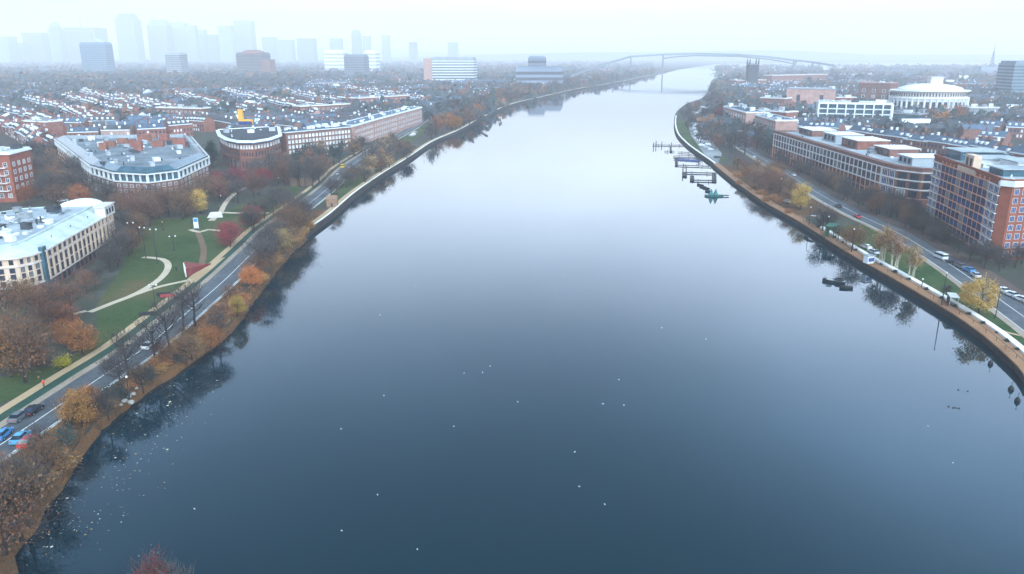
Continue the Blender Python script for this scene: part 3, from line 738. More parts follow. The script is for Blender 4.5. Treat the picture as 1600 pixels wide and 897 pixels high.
mb = MB(); mb.box((161.6,277,LAND+27), (2.6,7.5,5.0), -0.16); b.part("gable", mb, M_cream)
for k in (-1, 1):
    w_ = link("window", W_dark, b.root); w_.location = (160.25+k*0.3+b.off.x, 277+k*1.7+b.off.y, 27.2); w_.rotation_euler = (0,0,-PI/2-0.16); w_.scale = (1.4,1,2.6)
for x, y, sx, sy, h_, m_ in ((175,300,15,12,3.2,M_tealglass),(172,283,14,10,2.6,M_white),(178,268,18,12,3.4,M_white),(166,259,13,9,2.2,M_tealglass),(181,254,14,6,3.0,M_brick)):
    mb = MB(); mb.box((x,y,LAND+25.2+h_/2), (sx,sy,h_), -0.08); b.part("penthouse", mb, m_)
    mb = MB(); mb.box((x,y,LAND+25.2+h_+0.16), (sx+1.4,sy+1.4,0.32), -0.08); b.part("penthouse_roof", mb, M_whroof)
mb = MB(); mb.prism([(153.3,246.2),(156,243.2),(160,244),(158.5,250),(155,250.5)], LAND+23.6, LAND+25.4); b.part("corner_lantern", mb, M_white)
b.done()

# --- blocks behind
def simple(name, label, px, depth, h, wall, roof, trim, zs, bays, me, wr=0.5, wh=1.8, units=4, seed=1, group=None, side=0, cat="building", um=None):
    b = front_block(name, label, px, depth, cat, group)
    b.wall(0, h, wall)
    if trim: b.slab(h, h+0.5, 0.5, trim)
    b.flat_roof(h+(0.5 if trim else 0), roof, units, seed, um, trim, 0.6, (3,7), (1.5,3))
    nf = len(px)-1
    for e in range(nf):
        if bays: b.windows(e, zs, wh, bays, wr, me)
    if side: b.windows(nf, zs, wh, side, wr, me)
    return b
simple("riverside_flats", "pinkish riverside flats with tall pale bays above dark trees at the river bend", [(1128,197),(1163,210)], 16, 17, M_pink, M_slate, M_white, (3,6.5,10,13.5), 9, W_pale, 0.45, 2.6, 4, 2).done()
simple("riverside_flats", "faded brick flats between the bay-fronted flats and the long brick block", [(1177,212),(1209,224)], 16, 16, M_pink, M_slate, M_white, (3,6.3,9.6,12.9), 8, W_white, 0.4, 2.2, 4, 3).done()
simple("brown_hall", "blank pinkish-brown hall with a pale roof edge behind the long brick block", [(1226,174),(1301,176)], 30, 25, M_pink, M_whroof, M_grey, (12,), 2, W_big, 0.15, 14, 2, 4).done()
simple("brown_hall", "taller brown block with two small window groups beside the white rotunda", [(1338,165),(1387,167)], 30, 28, M_brickd, M_grey, M_pink, (12,19), 3, W_white, 0.35, 4, 1, 5, side=0).done()
b = front_block("white_frame_building", "glass office building wrapped in a white open frame in front of the brown halls", [(1276,200),(1390,203)], 28)
b.wall(0, 8, M_brick, name="brick_base"); b.wall(8, 21, M_tealglass, offset_poly(b.poly, 1.2), "glass_wall")
for z in (8, 12.3, 16.6, 21): b.slab(z, z+0.8, 0.5, M_white, "white_floor_band")
for e, n in ((0,9),(1,3),(3,3)): b.pilasters(e, 0, 21, n, 1.0, 1.0, M_white, name="white_column")
b.flat_roof(21.8, M_whroof, 6, 9, None, M_white, 0.8, (4,9), (1.5,3)); b.done()
simple("low_teal_block", "low dark teal glass block in front of the white rotunda", [(1390,201),(1432,204)], 20, 13, M_tealglass, M_slate, M_grey, (), 0, W_big, units=3, seed=11).done()

for nm_, lb_, px_, dp_, h_, wl_, by_ in (
    ("brick_midrise", "brick mid-rise with white windows left of the blank brown hall", [(1186,176),(1224,178)], 18, 16, M_brickd, 7), ("brick_midrise", "low red mid-rise between the two brown halls", [(1304,172),(1336,172)], 18, 14, M_brick, 6),
    ("brick_midrise", "red brick range right behind the bay-fronted riverside flats", [(1182,200),(1226,204)], 16, 15, M_brick, 8), ("brick_midrise", "grey mid-rise below the white-edged terraces beyond the rotunda", [(1512,190),(1560,191)], 18, 13, M_grey, 8),
    ("brick_midrise", "long hazy brick range on the far right shore below the bridge end", [(1205,134),(1290,131)], 22, 20, M_brickd, 10), ("brick_midrise", "hazy brick block beneath the church tower", [(1150,140),(1196,139)], 20, 16, M_brickd, 7),
    ("brick_midrise", "red brick range between the left flats and the upper left terraces", [(38,214),(76,216)], 14, 12, M_brick, 7), ("brick_midrise", "brown brick range above the wedge-shaped block's right end", [(246,190),(318,192)], 14, 13, M_brickd, 10),
    ("brick_midrise", "brown hazy range behind the white-windowed slab", [(470,188),(548,183)], 14, 13, M_brickd, 10), ("brick_midrise", "faint brick range behind the curving terrace range", [(560,172),(640,166)], 14, 13, M_brick, 10)):
    simple(nm_, lb_, px_, dp_, h_, wl_, M_slate, M_frame_w, (3.2, 6.6, 10), by_, W_white, 0.45, 1.8, 3, int(px_[0][0])).done()
# --- white domed rotunda
c0 = P(1447, 872); RX, RY = 39, 30
def oval(sc, n=40, cx=c0.x, cy=c0.y): return [(cx+RX*sc*math.cos(2*PI*i/n), cy+RY*sc*math.sin(2*PI*i/n)) for i in range(n)]
b = Block("domed_rotunda", "large white oval rotunda with colonnades and a small roof lantern", "building", oval(1.0))
b.wall(0, 15.5, M_white); b.slab(15.5, 16.4, 1.6, M_white); b.wall(16.4, 22, M_pale_stone, oval(0.99), "attic_wall"); b.slab(22, 22.8, 2.0, M_white)
for i in range(40):
    q = oval(1.025)[i]
    if i >= 18 or i <= 2:
        mb = MB(); mb.tube((q[0],q[1],LAND), (q[0],q[1],LAND+15.5), 0.8, 0.7, 8); b.part("column", mb, M_white)
for e in range(40):
    if 18 <= e or e <= 1: b.windows(e, (7.5,), 11, 1, 0.6, W_big); b.windows(e, (19.2,), 3.0, 2, 0.45, W_dark)
mb = MB(); mb.lathe([(0.86,LAND+22.8),(0.84,LAND+24.5),(0.6,LAND+27),(0.25,LAND+28.4),(0.05,LAND+28.6)], 40, (0,0), sx=RX, sy=RY); 
for i, v in enumerate(mb.v): mb.v[i] = (v[0]+c0.x, v[1]+c0.y, v[2])
b.part("dome", mb, M_white, True)
mb = MB(); mb.box((c0.x+4,c0.y,LAND+31), (13,9,6)); mb.box((c0.x+4,c0.y,LAND+34.3), (15,11,0.6)); b.part("lantern", mb, M_pale_stone); b.done().scale = (1, 1, 1.15)
b = front_block("white_wing", "low white arcaded wing joining the oval rotunda", [(1386,168),(1420,172)], 14); b.wall(0, 19.5, M_white); b.slab(19.5, 20.2, 0.8, M_white); b.windows(0, (8,17), 4, 9, 0.5, W_dark); b.flat_roof(20.2, M_white, 1, 4); b.done()

# --- church tower
cp_ = P(1173, 1500); b = Block("church_tower", "dark square church tower with four corner pinnacles above riverside trees", "church", [(cp_.x-9,cp_.y-9),(cp_.x+9,cp_.y-9),(cp_.x+9,cp_.y+9),(cp_.x-9,cp_.y+9)])
b.wall(0, 46, M_dkroof); b.slab(44, 45, 0.6, M_grey)
for dx in (-8,8):
    for dy in (-8,8):
        mb = MB(); mb.box((cp_.x+dx,cp_.y+dy,LAND+49), (2.4,2.4,6), 0, 0, 0.6); mb.box((cp_.x+dx,cp_.y+dy,LAND+54), (1.4,1.4,4), 0, 0, 0.1); b.part("pinnacle", mb, M_dkroof)
b.windows(0, (34,), 10, 2, 0.4, W_big); b.windows(3, (34,), 10, 2, 0.4, W_big)
mb = MB(); mb.prism([(cp_.x-9,cp_.y+9.1),(cp_.x+9,cp_.y+9.1),(cp_.x+9,cp_.y+50),(cp_.x-9,cp_.y+50)], LAND, LAND+18); b.part("nave", mb, M_dkroof); b.done()

# --- mid-distance towers
def tower(name, label, px0, px1, ytop, Y, wall, glass, floors, depth, taper=1.0, trim=None, group=None, roof=None):
    p0, p1 = P(px0, Y), P(px1, Y); h = ZAT(ytop, Y) - LAND
    b = Block(name, label, "tower block", [(p0.x,Y),(p1.x,Y),(p1.x+depth*0.1,Y+depth),(p0.x+depth*0.1,Y+depth)], group)
    c = sum(b.poly, Vector((0,0)))/4; top = [c+(q-c)*taper for q in b.poly]
    mb = MB(); mb.prism(b.poly, LAND, LAND+h, top=top); b.part("wall", mb, wall)
    for k in range(floors):
        z = h*(0.1+0.88*k/floors); t = z/h; pl = [q+(top[i]-q)*t for i, q in enumerate(b.poly)]
        b.slab(z, z+h/floors*0.45, 0.25, glass, "window_band", pl)
    mb = MB(); mb.prism(offset_poly(top, 2.0), LAND+h, LAND+h+3.5); b.part("roof_plant", mb, roof or wall)
    return b, h
b, h = tower("glass_tower", "blue-grey glass office tower with a rounded top rising over the left suburbs", 131, 170, 68, 2500, mat("blue_cladding", (0.13,0.18,0.23), 0.4, 0.12, 0.05), M_tealglass, 15, 40)
q = sum(b.poly, Vector((0,0)))/4; mb = MB(); mb.lathe([(0.95,h+LAND),(0.8,h+LAND+7),(0.5,h+LAND+13),(0.3,h+LAND+15)], 16, (0,0), sx=38, sy=18)
mb.v = [(v[0]+q.x, v[1]+q.y, v[2]) for v in mb.v]; b.part("crown", mb, M_grey); mb = MB(); mb.tube((q.x-8,q.y,h+LAND+12), (q.x-8,q.y,h+LAND+30), 0.8, 0.4); b.part("mast", mb, M_grey); b.done()
tower("banded_tower", "slim white tower with dark window columns left of the brown domed block", 262, 285, 84, 2300, M_grey, M_dkroof, 10, 40)[0].done()
b, h = tower("brown_tower", "broad brown block with a stepped rounded top in the hazy left suburbs", 372, 412, 84, 2300, mat("brown_cladding", (0.11,0.085,0.085), 0.85, 0.15, 0.05), M_dkroof, 7, 60)
mb = MB(); q = sum(b.poly, Vector((0,0)))/4; mb.lathe([(36,h+LAND),(30,h+LAND+6),(18,h+LAND+10),(6,h+LAND+11)], 16, (q.x,q.y)); b.part("dome", mb, M_brickd)
mb = MB(); mb.box((P(418,2300).x,2320,LAND+24), (24,50,48)); b.part("side_wing", mb, M_brickd); b.done()
tower("grey_slab_tower", "plain grey-blue slab tower in front of two white hazy blocks", 539, 570, 87, 2300, mat("slab_cladding", (0.12,0.14,0.17), 0.8, 0.1, 0.02), M_dkroof, 8, 50)[0].done()
tower("white_office_block", "pale white hazy block to the left of the plain grey slab tower", 508, 538, 80, 3000, M_white, M_grey, 5, 60)[0].done()
tower("white_office_block", "pale white hazy block to the right of the plain grey slab tower", 571, 588, 80, 3000, M_white, M_grey, 5, 60)[0].done()
b, h = tower("wide_office_block", "wide office block with white window bands and a blank pinkish end wall", 676, 741, 92, 1750, M_grey, M_dkroof, 8, 40, trim=1)
p = P(663, 1750); mb = MB(); mb.prism([(p.x,1748),(P(675.6,1748).x,1748),(P(675.6,1790).x+2,1790),(p.x+2,1790)], LAND, LAND+h+1); b.part("end_wall", mb, M_pink)
for k in range(8):
    z = h*(0.17+0.83*k/8); b.slab(z, z+h*0.035, 0.6, M_white, "white_band")
b.done()
tower("dark_office_block", "low wide dark hazy block below a smaller square tower near the far bank", 806, 878, 107, 1560, M_far, M_dkroof, 3, 60)[0].done()
tower("dark_office_block", "small square hazy tower standing on a low wide dark block", 825, 851, 90, 1700, M_far, M_dkroof, 5, 40)[0].done()
tower("blue_tower", "blue-grey tower with a stepped top at the end of the hazy suburb beyond the rotunda", 1577, 1640, 99, 1230, mat("blue_cladding2", (0.14,0.18,0.22), 0.5, 0.12, 0.05), M_tealglass, 9, 50)[0].done()

# --- skyline in the haze
sky_defs = [(-14,18,57,0),(18,41,67,0),(41,73,51,0),(82,100,34,2),(105,155,43,3),(188,218,21,1),(236,266,31,1),(272,294,36,4),(295,310,40,0),(311,325,46,0),(346,366,40,0),(371,397,32,0),
            (412,432,58,0),(434,458,62,0),(466,492,60,0),(517,535,60,0),(551,565,47,1),(568,580,56,0),(598,610,55,0),(326,345,54,0),(640,652,66,0),(700,716,66,0)]
sky_lab = {0:"square-topped pale skyscraper", 1:"tapering-topped pale skyscraper", 2:"round-domed pale skyscraper", 3:"broad pale skyscraper with a thin spire", 4:"flat-topped pale skyscraper with a small mast"}
where = {41:"between the frame edge and the blue-grey glass tower", 82:"behind the left of the blue-grey glass tower", 105:"straight above the blue-grey glass tower", 188:"tallest on the hazy skyline", 236:"next to the tallest one, clipped at its corners",
         272:"third to the right of the tallest skyscraper", 551:"slim, alone in the middle of the hazy skyline", 371:"boldest of the flat ones, above the brown domed block"}
far_lab = "square-topped pale skyscraper almost lost in the haze of the skyline"
for i, (a, b0, yt, kd) in enumerate(sky_defs):
    Y = 5700 + (i*37 % 5)*100
    lab = (sky_lab[kd] + " " + where[a]) if a in where else far_lab
    p0, p1 = P(a, Y), P(b0, Y); h = ZAT(yt, Y)-LAND; wd = p1.x-p0.x
    b = Block("skyscraper", lab, "skyscraper", [(p0.x,Y),(p1.x,Y),(p1.x,Y+wd*0.8),(p0.x,Y+wd*0.8)], "hazy skyscrapers on the skyline")
    hb_ = h*(0.86 if kd == 1 else 0.8 if kd == 2 else 1.0)
    if kd == 3: hb_ = h
    b.wall(0, hb_, M_far, name="tower_body")
    if kd == 1: b.wall(hb_, h, M_far, name="crown", top=offset_poly(b.poly, wd*0.17))
    if kd == 2:
        mb = MB(); mb.lathe([(wd*0.5,hb_+LAND),(wd*0.45,hb_+LAND+h*0.09),(wd*0.3,hb_+LAND+h*0.16),(wd*0.08,h+LAND)], 14, (p0.x+wd/2,Y+wd*0.4)); b.part("dome", mb, M_far, True)
    if kd in (3, 4):
        mb = MB(); mb.tube((p0.x+wd*0.55,Y+20,h+LAND), (p0.x+wd*0.55,Y+20,h+LAND+(75 if kd == 3 else 25)), 4, 1.5); b.part("spire", mb, M_far)
    b.done()

# --- high bridge across the far river
BY = 2760
br = thing("arched_bridge", "long pale high bridge with a shallow arch across the far river", "bridge", (P(1100,BY).x, BY, 0))
def bpart(name, mb, m):
    o = mb.build(name, m, br); o.location = (-br.location.x, -br.location.y, 0); return o
M_bridge = mat("bridge_steel", (0.13,0.16,0.18), 0.7, 0.1, 0.02)
dk = [(880,122,2080),(930,103,2420),(985,87,2740),(1035,84,2780),(1085,82.5,2800),(1150,84,2800),(1200,88,2790),(1240,93,2770),(1268,96,2730),(1300,101,2650)]
pts = []
for px, py, Y in dk:
    p = P(px, Y); pts.append(Vector((p.x, Y, ZAT(py, Y))))
mb = MB(); n = len(pts)
for p in pts: mb.v += [(p.x,p.y-9,p.z), (p.x,p.y+9,p.z), (p.x,p.y+9,p.z-5.5), (p.x,p.y-9,p.z-5.5)]
for i in range(n-1):
    for j in range(4):
        j2 = (j+1) % 4; mb.f.append((4*i+j, 4*i+j2, 4*i+4+j2, 4*i+4+j)); mb.m.append(0)
bpart("deck", mb, M_bridge)
mb = MB(); lo = [pts[3]+Vector((0,0,-15)), pts[3].lerp(pts[4],.5)+Vector((0,0,-10)), pts[4]+Vector((0,0,-9)), pts[5]+Vector((0,0,-8)), pts[6]+Vector((0,0,-10)), pts[6].lerp(pts[7],.6)+Vector((0,0,-12)), pts[7]+Vector((0,0,-15))]
mb.path([p+Vector((0,-6,0)) for p in lo], [2.2]*len(lo), 4); bpart("arch_rib", mb, M_bridge)
for t in range(1, 18):
    x = lo[0].x + (lo[-1].x-lo[0].x)*t/18
    def zz(ps):
        for i in range(len(ps)-1):
            if ps[i].x <= x <= ps[i+1].x: return ps[i].lerp(ps[i+1], (x-ps[i].x)/(ps[i+1].x-ps[i].x))
        return ps[-1]
    a, c = zz(lo), zz(pts); mb = MB(); mb.tube((x,a.y-6,a.z), (x,c.y-6,c.z-1), 0.7, 0.7, 4); bpart("hanger", mb, M_bridge)
for i in (1,2,3,7,8):
    p = pts[i]; mb = MB(); mb.box((p.x,p.y,(p.z-2)/2), (9 if i == 7 else 2.5, 12, p.z-2)); bpart("pier", mb, M_bridge)

# --- lattice mast on a hazy block
pm = P(1550, 2600); ms = thing("radio_mast", "thin lattice radio mast standing on a hazy block at the horizon", "mast", (pm.x,2600,LAND))
mb = MB(); mb.box((0,30,12), (70,50,24)); mb.build("base_block", M_far, ms)
h = ZAT(66, 2600)-LAND; mb = MB()
for a in range(3):
    mb.tube((7*math.cos(a*2.1),7*math.sin(a*2.1)+10,24), (1.2*math.cos(a*2.1),1.2*math.sin(a*2.1)+10,70), 0.9, 0.6, 4)
for k in range(8):
    z0 = 24+k*6; r0 = 7-5.8*k/8
    for a in range(3): mb.tube((r0*math.cos(a*2.1),r0*math.sin(a*2.1)+10,z0), ((r0-.7)*math.cos(a*2.1+2.1),(r0-.7)*math.sin(a*2.1+2.1)+10,z0+6), 0.45, 0.45, 4)
mb.build("lattice", M_dkroof, ms); mb = MB(); mb.tube((0,10,69), (0,10,h), 1.0, 0.4, 5); mb.build("antenna", M_dkroof, ms)

# ------------------------------------------------------------------ trees
def leafmat(name, col, rnd=0.2, hue=0.015, var=0.35):
    return mat(name, col, 0.9, var, 0.55, rnd=rnd, hue=hue, spec=0.1)
M_bark = mat("dark_bark", (0.035,0.028,0.026), 0.95, 0.3, 1.5, rnd=0.2)
M_birch = mat("pale_birch_bark", (0.42,0.36,0.29), 0.9, 0.3, 2.5)
LM = {"bare": leafmat("grey_twigs", (0.06,0.052,0.05)), "brown": leafmat("brown_twigs", (0.155,0.077,0.043)), "rust": leafmat("rust_leaves", (0.28,0.105,0.034)),
      "gold": leafmat("golden_leaves", (0.47,0.30,0.07)), "tan": leafmat("tan_leaves", (0.30,0.19,0.09)), "red": leafmat("dark_red_leaves", (0.17,0.03,0.035)),
      "green": leafmat("evergreen_needles", (0.03,0.055,0.05)), "orange": leafmat("orange_leaves", (0.3,0.11,0.035)), "yellow": leafmat("yellow_green_leaves", (0.36,0.28,0.04))}

def crown_mesh(name, m, h, rx, z0, nclump, nface, seed, size, twig, spread=0.36, colm2=None, shape="round", mix=0.0):
    """a crown as many small leaf and twig faces gathered in clumps with gaps between them"""
    rr = random.Random(seed); mb = MB(); cl = []
    rz = (h-z0)/2; zc = z0 + rz
    for _ in range(nclump):
        while True:
            a = Vector((rr.uniform(-1,1), rr.uniform(-1,1), rr.uniform(-1,1)))
            if 0.2 < a.length < 1: break
        if shape == "cone": k = 1.0 - 0.75*(a.z*0.5+0.5); a.x *= k; a.y *= k
        if shape == "tall": a.x *= 0.8; a.y *= 0.8
        cl.append((Vector((a.x*rx*0.82, a.y*rx*0.82, zc + a.z*rz*0.85)), rr.uniform(0.6,1.25)*spread*rx))
    for _ in range(nface):
        c, s = rr.choice(cl)
        p = c + Vector((rr.gauss(0,1)*s, rr.gauss(0,1)*s, rr.gauss(0,0.75)*s))
        if p.z < z0*0.75: p.z = z0*0.75 + rr.random()*0.6
        mi = 1 if rr.random() < mix else 0
        out = (p - Vector((0,0,zc-rz*0.9))).normalized()
        if rr.random() < twig:
            d = (out + Vector((rr.uniform(-.7,.7), rr.uniform(-.7,.7), rr.uniform(-.3,.6)))).normalized()*size*rr.uniform(1.6,3.4)
            w_ = d.cross(Vector((rr.uniform(-1,1),rr.uniform(-1,1),rr.uniform(-1,1)))).normalized()*size*0.085
            mb.quad(p-w_, p+w_, p+d+w_*0.3, p+d-w_*0.3, mi)
        else:
            u = Vector((rr.uniform(-1,1),rr.uniform(-1,1),rr.uniform(-1,1))).normalized(); v = u.orthogonal().normalized()
            k = size*rr.uniform(0.55,1.2); u = u*k*0.6; v = v*k*0.42
            mb.quad(p-u, p+v, p+u, p-v, mi)
    return mb.mesh(name, [m, colm2 or m])

def trunk_mesh(name, m, h, rx, z0, seed, r=0.2, limbs=8, multi=1, top=0.8):
    rr = random.Random(seed); mb = MB()
    for q in range(multi):
        ox, oy = (rr.uniform(-1,1)*rx*0.35, rr.uniform(-1,1)*rx*0.35) if multi > 1 else (0,0)
        lean = Vector((rr.uniform(-.05,.05)*h, rr.uniform(-.05,.05)*h, 0)); b0 = Vector((ox,oy,-0.25))
        pts = [b0, b0+lean*0.2+Vector((0,0,h*0.2)), b0+lean*0.6+Vector((rr.uniform(-.2,.2),rr.uniform(-.2,.2),h*0.45)), b0+lean+Vector((0,0,h*top))]
        mb.path(pts, [r*1.35, r, r*0.75, r*0.18], 6)
        for k in range(limbs):
            t = rr.uniform(0.28,0.72); b_ = pts[1].lerp(pts[2], (t-.2)/.25) if t < .45 else pts[2].lerp(pts[3], (t-.45)/(top-.45) if top > .45 else 0)
            a = k*2.4 + rr.uniform(-.4,.4); L_ = rx*rr.uniform(0.6,0.95)/(multi**0.5)
            e = b_ + Vector((math.cos(a)*L_, math.sin(a)*L_, h*rr.uniform(0.12,0.3))); mid = b_.lerp(e, .5) + Vector((0,0,-0.04*h*rr.random()))
            mb.path([b_, mid, e], [r*0.5, r*0.3, r*0.08], 5)
            for s_ in (-1, 1):
                f = mid + Vector((math.cos(a+s_*.7)*L_*.55, math.sin(a+s_*.7)*L_*.55, h*rr.uniform(.06,.2))); mb.path([mid, mid.lerp(f,.5)+Vector((0,0,.1)), f], [r*.26, r*.15, r*.05], 4)
    return mb.mesh(name, m)

PROTO = {}
def proto(kind, name, v, trunk, crown): PROTO.setdefault(kind, []).append((name, trunk, crown))
for v in range(3):
    proto("bare", "bare_tree", v, trunk_mesh("trunk", M_bark, 11, 4.4, 2.5, 10+v, .25, 12), crown_mesh("crown", LM["bare"], 11.5, 4.6, 2.6, 24, 2100, 20+v, .42, .9, .25))
    proto("brown", "brown_tree", v, trunk_mesh("trunk", M_bark, 10, 4.6, 2.2, 30+v, .24, 10), crown_mesh("crown", LM["brown"], 10.5, 4.9, 2.0, 26, 3000, 40+v, .34, .65, .26, LM["bare"], mix=.3))
    proto("rust", "autumn_tree", v, trunk_mesh("trunk", M_bark, 8.5, 4.2, 1.6, 50+v, .2, 8), crown_mesh("crown", LM["rust"], 9, 4.4, 1.2, 28, 4600, 60+v, .29, .3, .22, LM["brown"], mix=.35))
for v in range(2):
    proto("gold", "autumn_tree", v, trunk_mesh("trunk", M_bark, 8.5, 3.4, 1.6, 70+v, .18, 8), crown_mesh("crown", LM["gold"], 9.2, 3.6, 1.0, 26, 5000, 80+v, .29, .15, .22, LM["tan"], mix=.25))
    proto("tan", "autumn_tree", v, trunk_mesh("trunk", M_bark, 8, 4, 1.4, 90+v, .18, 8), crown_mesh("crown", LM["tan"], 8.6, 4.3, 1.0, 26, 5000, 100+v, .3, .35, .3, LM["brown"], mix=.35))
    proto("red", "autumn_tree", v, trunk_mesh("trunk", M_bark, 7.5, 4, 1.4, 110+v, .18, 8), crown_mesh("crown", LM["red"], 8.4, 4.4, 0.9, 26, 5600, 120+v, .3, .2, .3))
    proto("green", "evergreen_tree", v, trunk_mesh("trunk", M_bark, 10.5, 1.6, 1.0, 130+v, .2, 7, 1, .95), crown_mesh("crown", LM["green"], 11.5, 3.4, .5, 30, 5200, 140+v, .3, .2, .24, shape="cone"))
    proto("orange", "autumn_tree", v, trunk_mesh("trunk", M_bark, 7.5, 3.2, 1.4, 150+v, .16, 8), crown_mesh("crown", LM["orange"], 8, 3.5, 1.0, 22, 5000, 160+v, .29, .2, .28, LM["rust"], mix=.35))
    proto("birch", "birch_tree", v, trunk_mesh("trunk", M_birch, 11, 3.0, 3, 170+v, .09, 5, 7, .85), crown_mesh("crown", LM["tan"], 12, 3.4, 3.2, 26, 2600, 180+v, .4, .5, .26, LM["brown"], shape="tall", mix=.3))
    proto("thin", "roadside_tree", v, trunk_mesh("trunk", M_bark, 9, 2.6, 3, 190+v, .2, 11, 1, .9), crown_mesh("crown", LM["bare"], 9, 2.7, 3.2, 18, 700, 200+v, .4, .95, .28))
    proto("shrub", "shrub", v, trunk_mesh("trunk", M_bark, 1.8, 1.6, .3, 210+v, .08, 6), crown_mesh("crown", LM["rust"], 2.6, 2.2, .1, 16, 1300, 220+v, .3, .5, .3, LM["tan"], mix=.4))
    proto("dshrub", "shrub", v, trunk_mesh("trunk", M_bark, 1.6, 1.4, .3, 230+v, .08, 6), crown_mesh("crown", LM["green"], 2.2, 1.9, .1, 16, 1100, 240+v, .32, .3, .34, LM["bare"], mix=.4))
FAR = {}
def far_proto(kind, col, seed, h=11, rx=4.8, n=420, shape="round", size=.95, twig=.3):
    me_t = trunk_mesh("t", M_bark, h*.9, rx, 2, seed, .3, 5); me = crown_mesh("crown", LM[col], h, rx, 1.2, 18, n, seed, size, twig, .3, LM["bare"], shape=shape, mix=.2)
    FAR.setdefault(kind, []).append((me_t, me))
for v in range(2):
    for kd, cc in (("bare","bare"),("brown","brown"),("rust","rust"),("red","red"),("orange","orange"),("tan","tan")): far_proto(kd, cc, 300+v)
    far_proto("green", "green", 320+v, 10, 3.4, 420, "cone")

TREES = []
NT = {"n": 0}
def tree(kind, x, y, sc, label, group=None, rz=None, single=None, z=LAND, cat=None):
    p = Vector((x, y)); TREES.append((p, 3.0*sc)); NT["n"] += 1
    nm = {"green":"evergreen_tree","birch":"birch_tree","bare":"bare_tree","brown":"brown_tree","thin":"roadside_tree","shrub":"shrub","yshrub":"shrub","dshrub":"shrub"}.get(kind, "autumn_tree")
    rz = R.uniform(0, 6.28) if rz is None else rz
    cat = cat or ("shrub" if "shrub" in kind else "tree")
    sx = sc*R.uniform(.92,1.08)
    if kind in FAR and (single if single is not None else y > 430):
        t = thing(nm, label, cat, (x,y,z), rz, group); t.scale = (sx, sx, sc); tr, cr = R.choice(FAR[kind])
        link("trunk", tr, t); link("crown", cr, t); return t
    name, tr, cr = R.choice(PROTO[kind])
    t = thing(nm, label, cat, (x,y,z), rz, group); t.scale = (sx, sx, sc)
    link("trunk", tr, t); link("crown", cr, t)
    return t
FOOT = []
def clear_of(p, r):
    q = Vector((p[0], p[1]))
    if dist_line(p, RL) < 5.6+r*.3 or dist_line(p, RR) < 5.6+r*.3: return False
    if any(inside(p, f) for f in FOOT): return False
    if inside(p, RIVER): return False
    return all((q-t).length > (a+r)*0.62 for t, a in TREES)
RIVER = [(v.x, v.y) for v in shl if v.y < 2650] + [(v.x, v.y) for v in shr[::-1] if v.y < 2650]
for b_ in ALLB: FOOT.append([(v.x, v.y) for v in offset_poly(b_.poly, -2.2)])

def scatter(px, n, kinds, label, group, sc=(0.8,1.15), world=False):
    """trees of one belt, spread over an area given by photo positions on the ground"""
    poly = [(p[0], p[1]) for p in (px if world else GP(px))]
    xs = [p[0] for p in poly]; ys = [p[1] for p in poly]; k = t = 0
    while k < n and t < n*40:
        t += 1; p = (R.uniform(min(xs), max(xs)), R.uniform(min(ys), max(ys)))
        s = R.uniform(*sc)
        if not inside(p, poly) or not clear_of(p, 3.6*s): continue
        kd = R.choice(kinds); tree(kd, p[0], p[1], s, label[kd] if isinstance(label, dict) else label, group); k += 1

# trees one can point to, nearest first
def at(kind, px, py, sc, label, group=None, **kw):
    p = G(px, py); return tree(kind, p.x, p.y, sc, label, group, **kw)
at("rust", 128, 668, 0.85, "rusty orange tree beside the water where the near road narrows")
at("brown", 40, 598, 1.3, "large spreading brown tree with a thick dark trunk at the park's near corner", rz=.4)
at("brown", 4, 572, 1.25, "large brown tree at the frame edge behind the thick-trunked one")
at("rust", 130, 556, 0.92, "dense dome-shaped dark rust tree beside the sandy path")
at("brown", 72, 520, 1.2, "tall brown tree in front of the cream block's rounded corner")
at("brown", 12, 505, 1.1, "brown tree below the cream block at the frame edge")
at("tan", 44, 476, .8, "small tan tree close to the cream block's corner wall")
proto("yshrub", "shrub", 0, trunk_mesh("trunk", M_bark, 1.6, 1.4, .3, 250, .08, 6), crown_mesh("crown", LM["yellow"], 2.4, 2.0, .1, 16, 1200, 251, .32, .2, .34))
at("yshrub", 100, 572, .9, "low bright yellow shrub between the thick-trunked tree and the path")
at("red", 360, 386, 1.0, "round crimson tree on the lawn beside the sandy path", single=False)
at("red", 393, 352, .9, "dark maroon tree behind the round crimson tree", single=False)
at("gold", 371, 494, .62, "small golden tree on the leafy bank nearest the dark reflections")
at("orange", 395, 452, .85, "bright orange tree on the bank below the park bend")
at("rust", 415, 425, .95, "russet tree on the bank above the bright orange one")
at("tan", 440, 398, 1.0, "tan tree on the bank at the road bend")
at("rust", 330, 548, .7, "low russet tree overhanging the water by the verge")
at("tan", 300, 562, .6, "low tan tree on the leaf-strewn bank between bare roadside trees")
at("gold", 313, 334, 1.15, "amber-topped tree before the wedge-shaped block", single=False)
at("gold", 288, 300, 1.3, "yellowish tree hiding the right corner of the wedge-shaped block", single=False)
at("green", 334, 262, 1.5, "dark evergreen tree between the wedge-shaped block and the curved brick building", single=False)
at("green", 320, 285, 1.2, "shorter evergreen tree in front of the gap beside the curved brick building", single=False)
at("red", 372, 296, 1.2, "broad reddish tree left of the curved brick building's foot", single=False)
at("red", 412, 292, 1.05, "crimson tree with a bright crown right of the curved brick building's foot", single=False)
at("red", 340, 300, 1.1, "dull red tree beside the pale path below the curved brick building", single=False)
at("orange", 712, 204, 1.5, "lone bright orange tree on the far river lawn", single=False)
at("orange", 476, 268, 1.0, "orange-tinted tree in front of the slab with white windows", single=False)
at("gold", 1250, 328, 1.22, "round golden tree standing alone between the boardwalk and the road", single=False)
at("gold", 1528, 492, 1.12, "large yellow tree beside the near end of the opposite road", single=False)
at("gold", 1510, 478, .7, "smaller yellow tree leaning on the large yellow one", single=False)
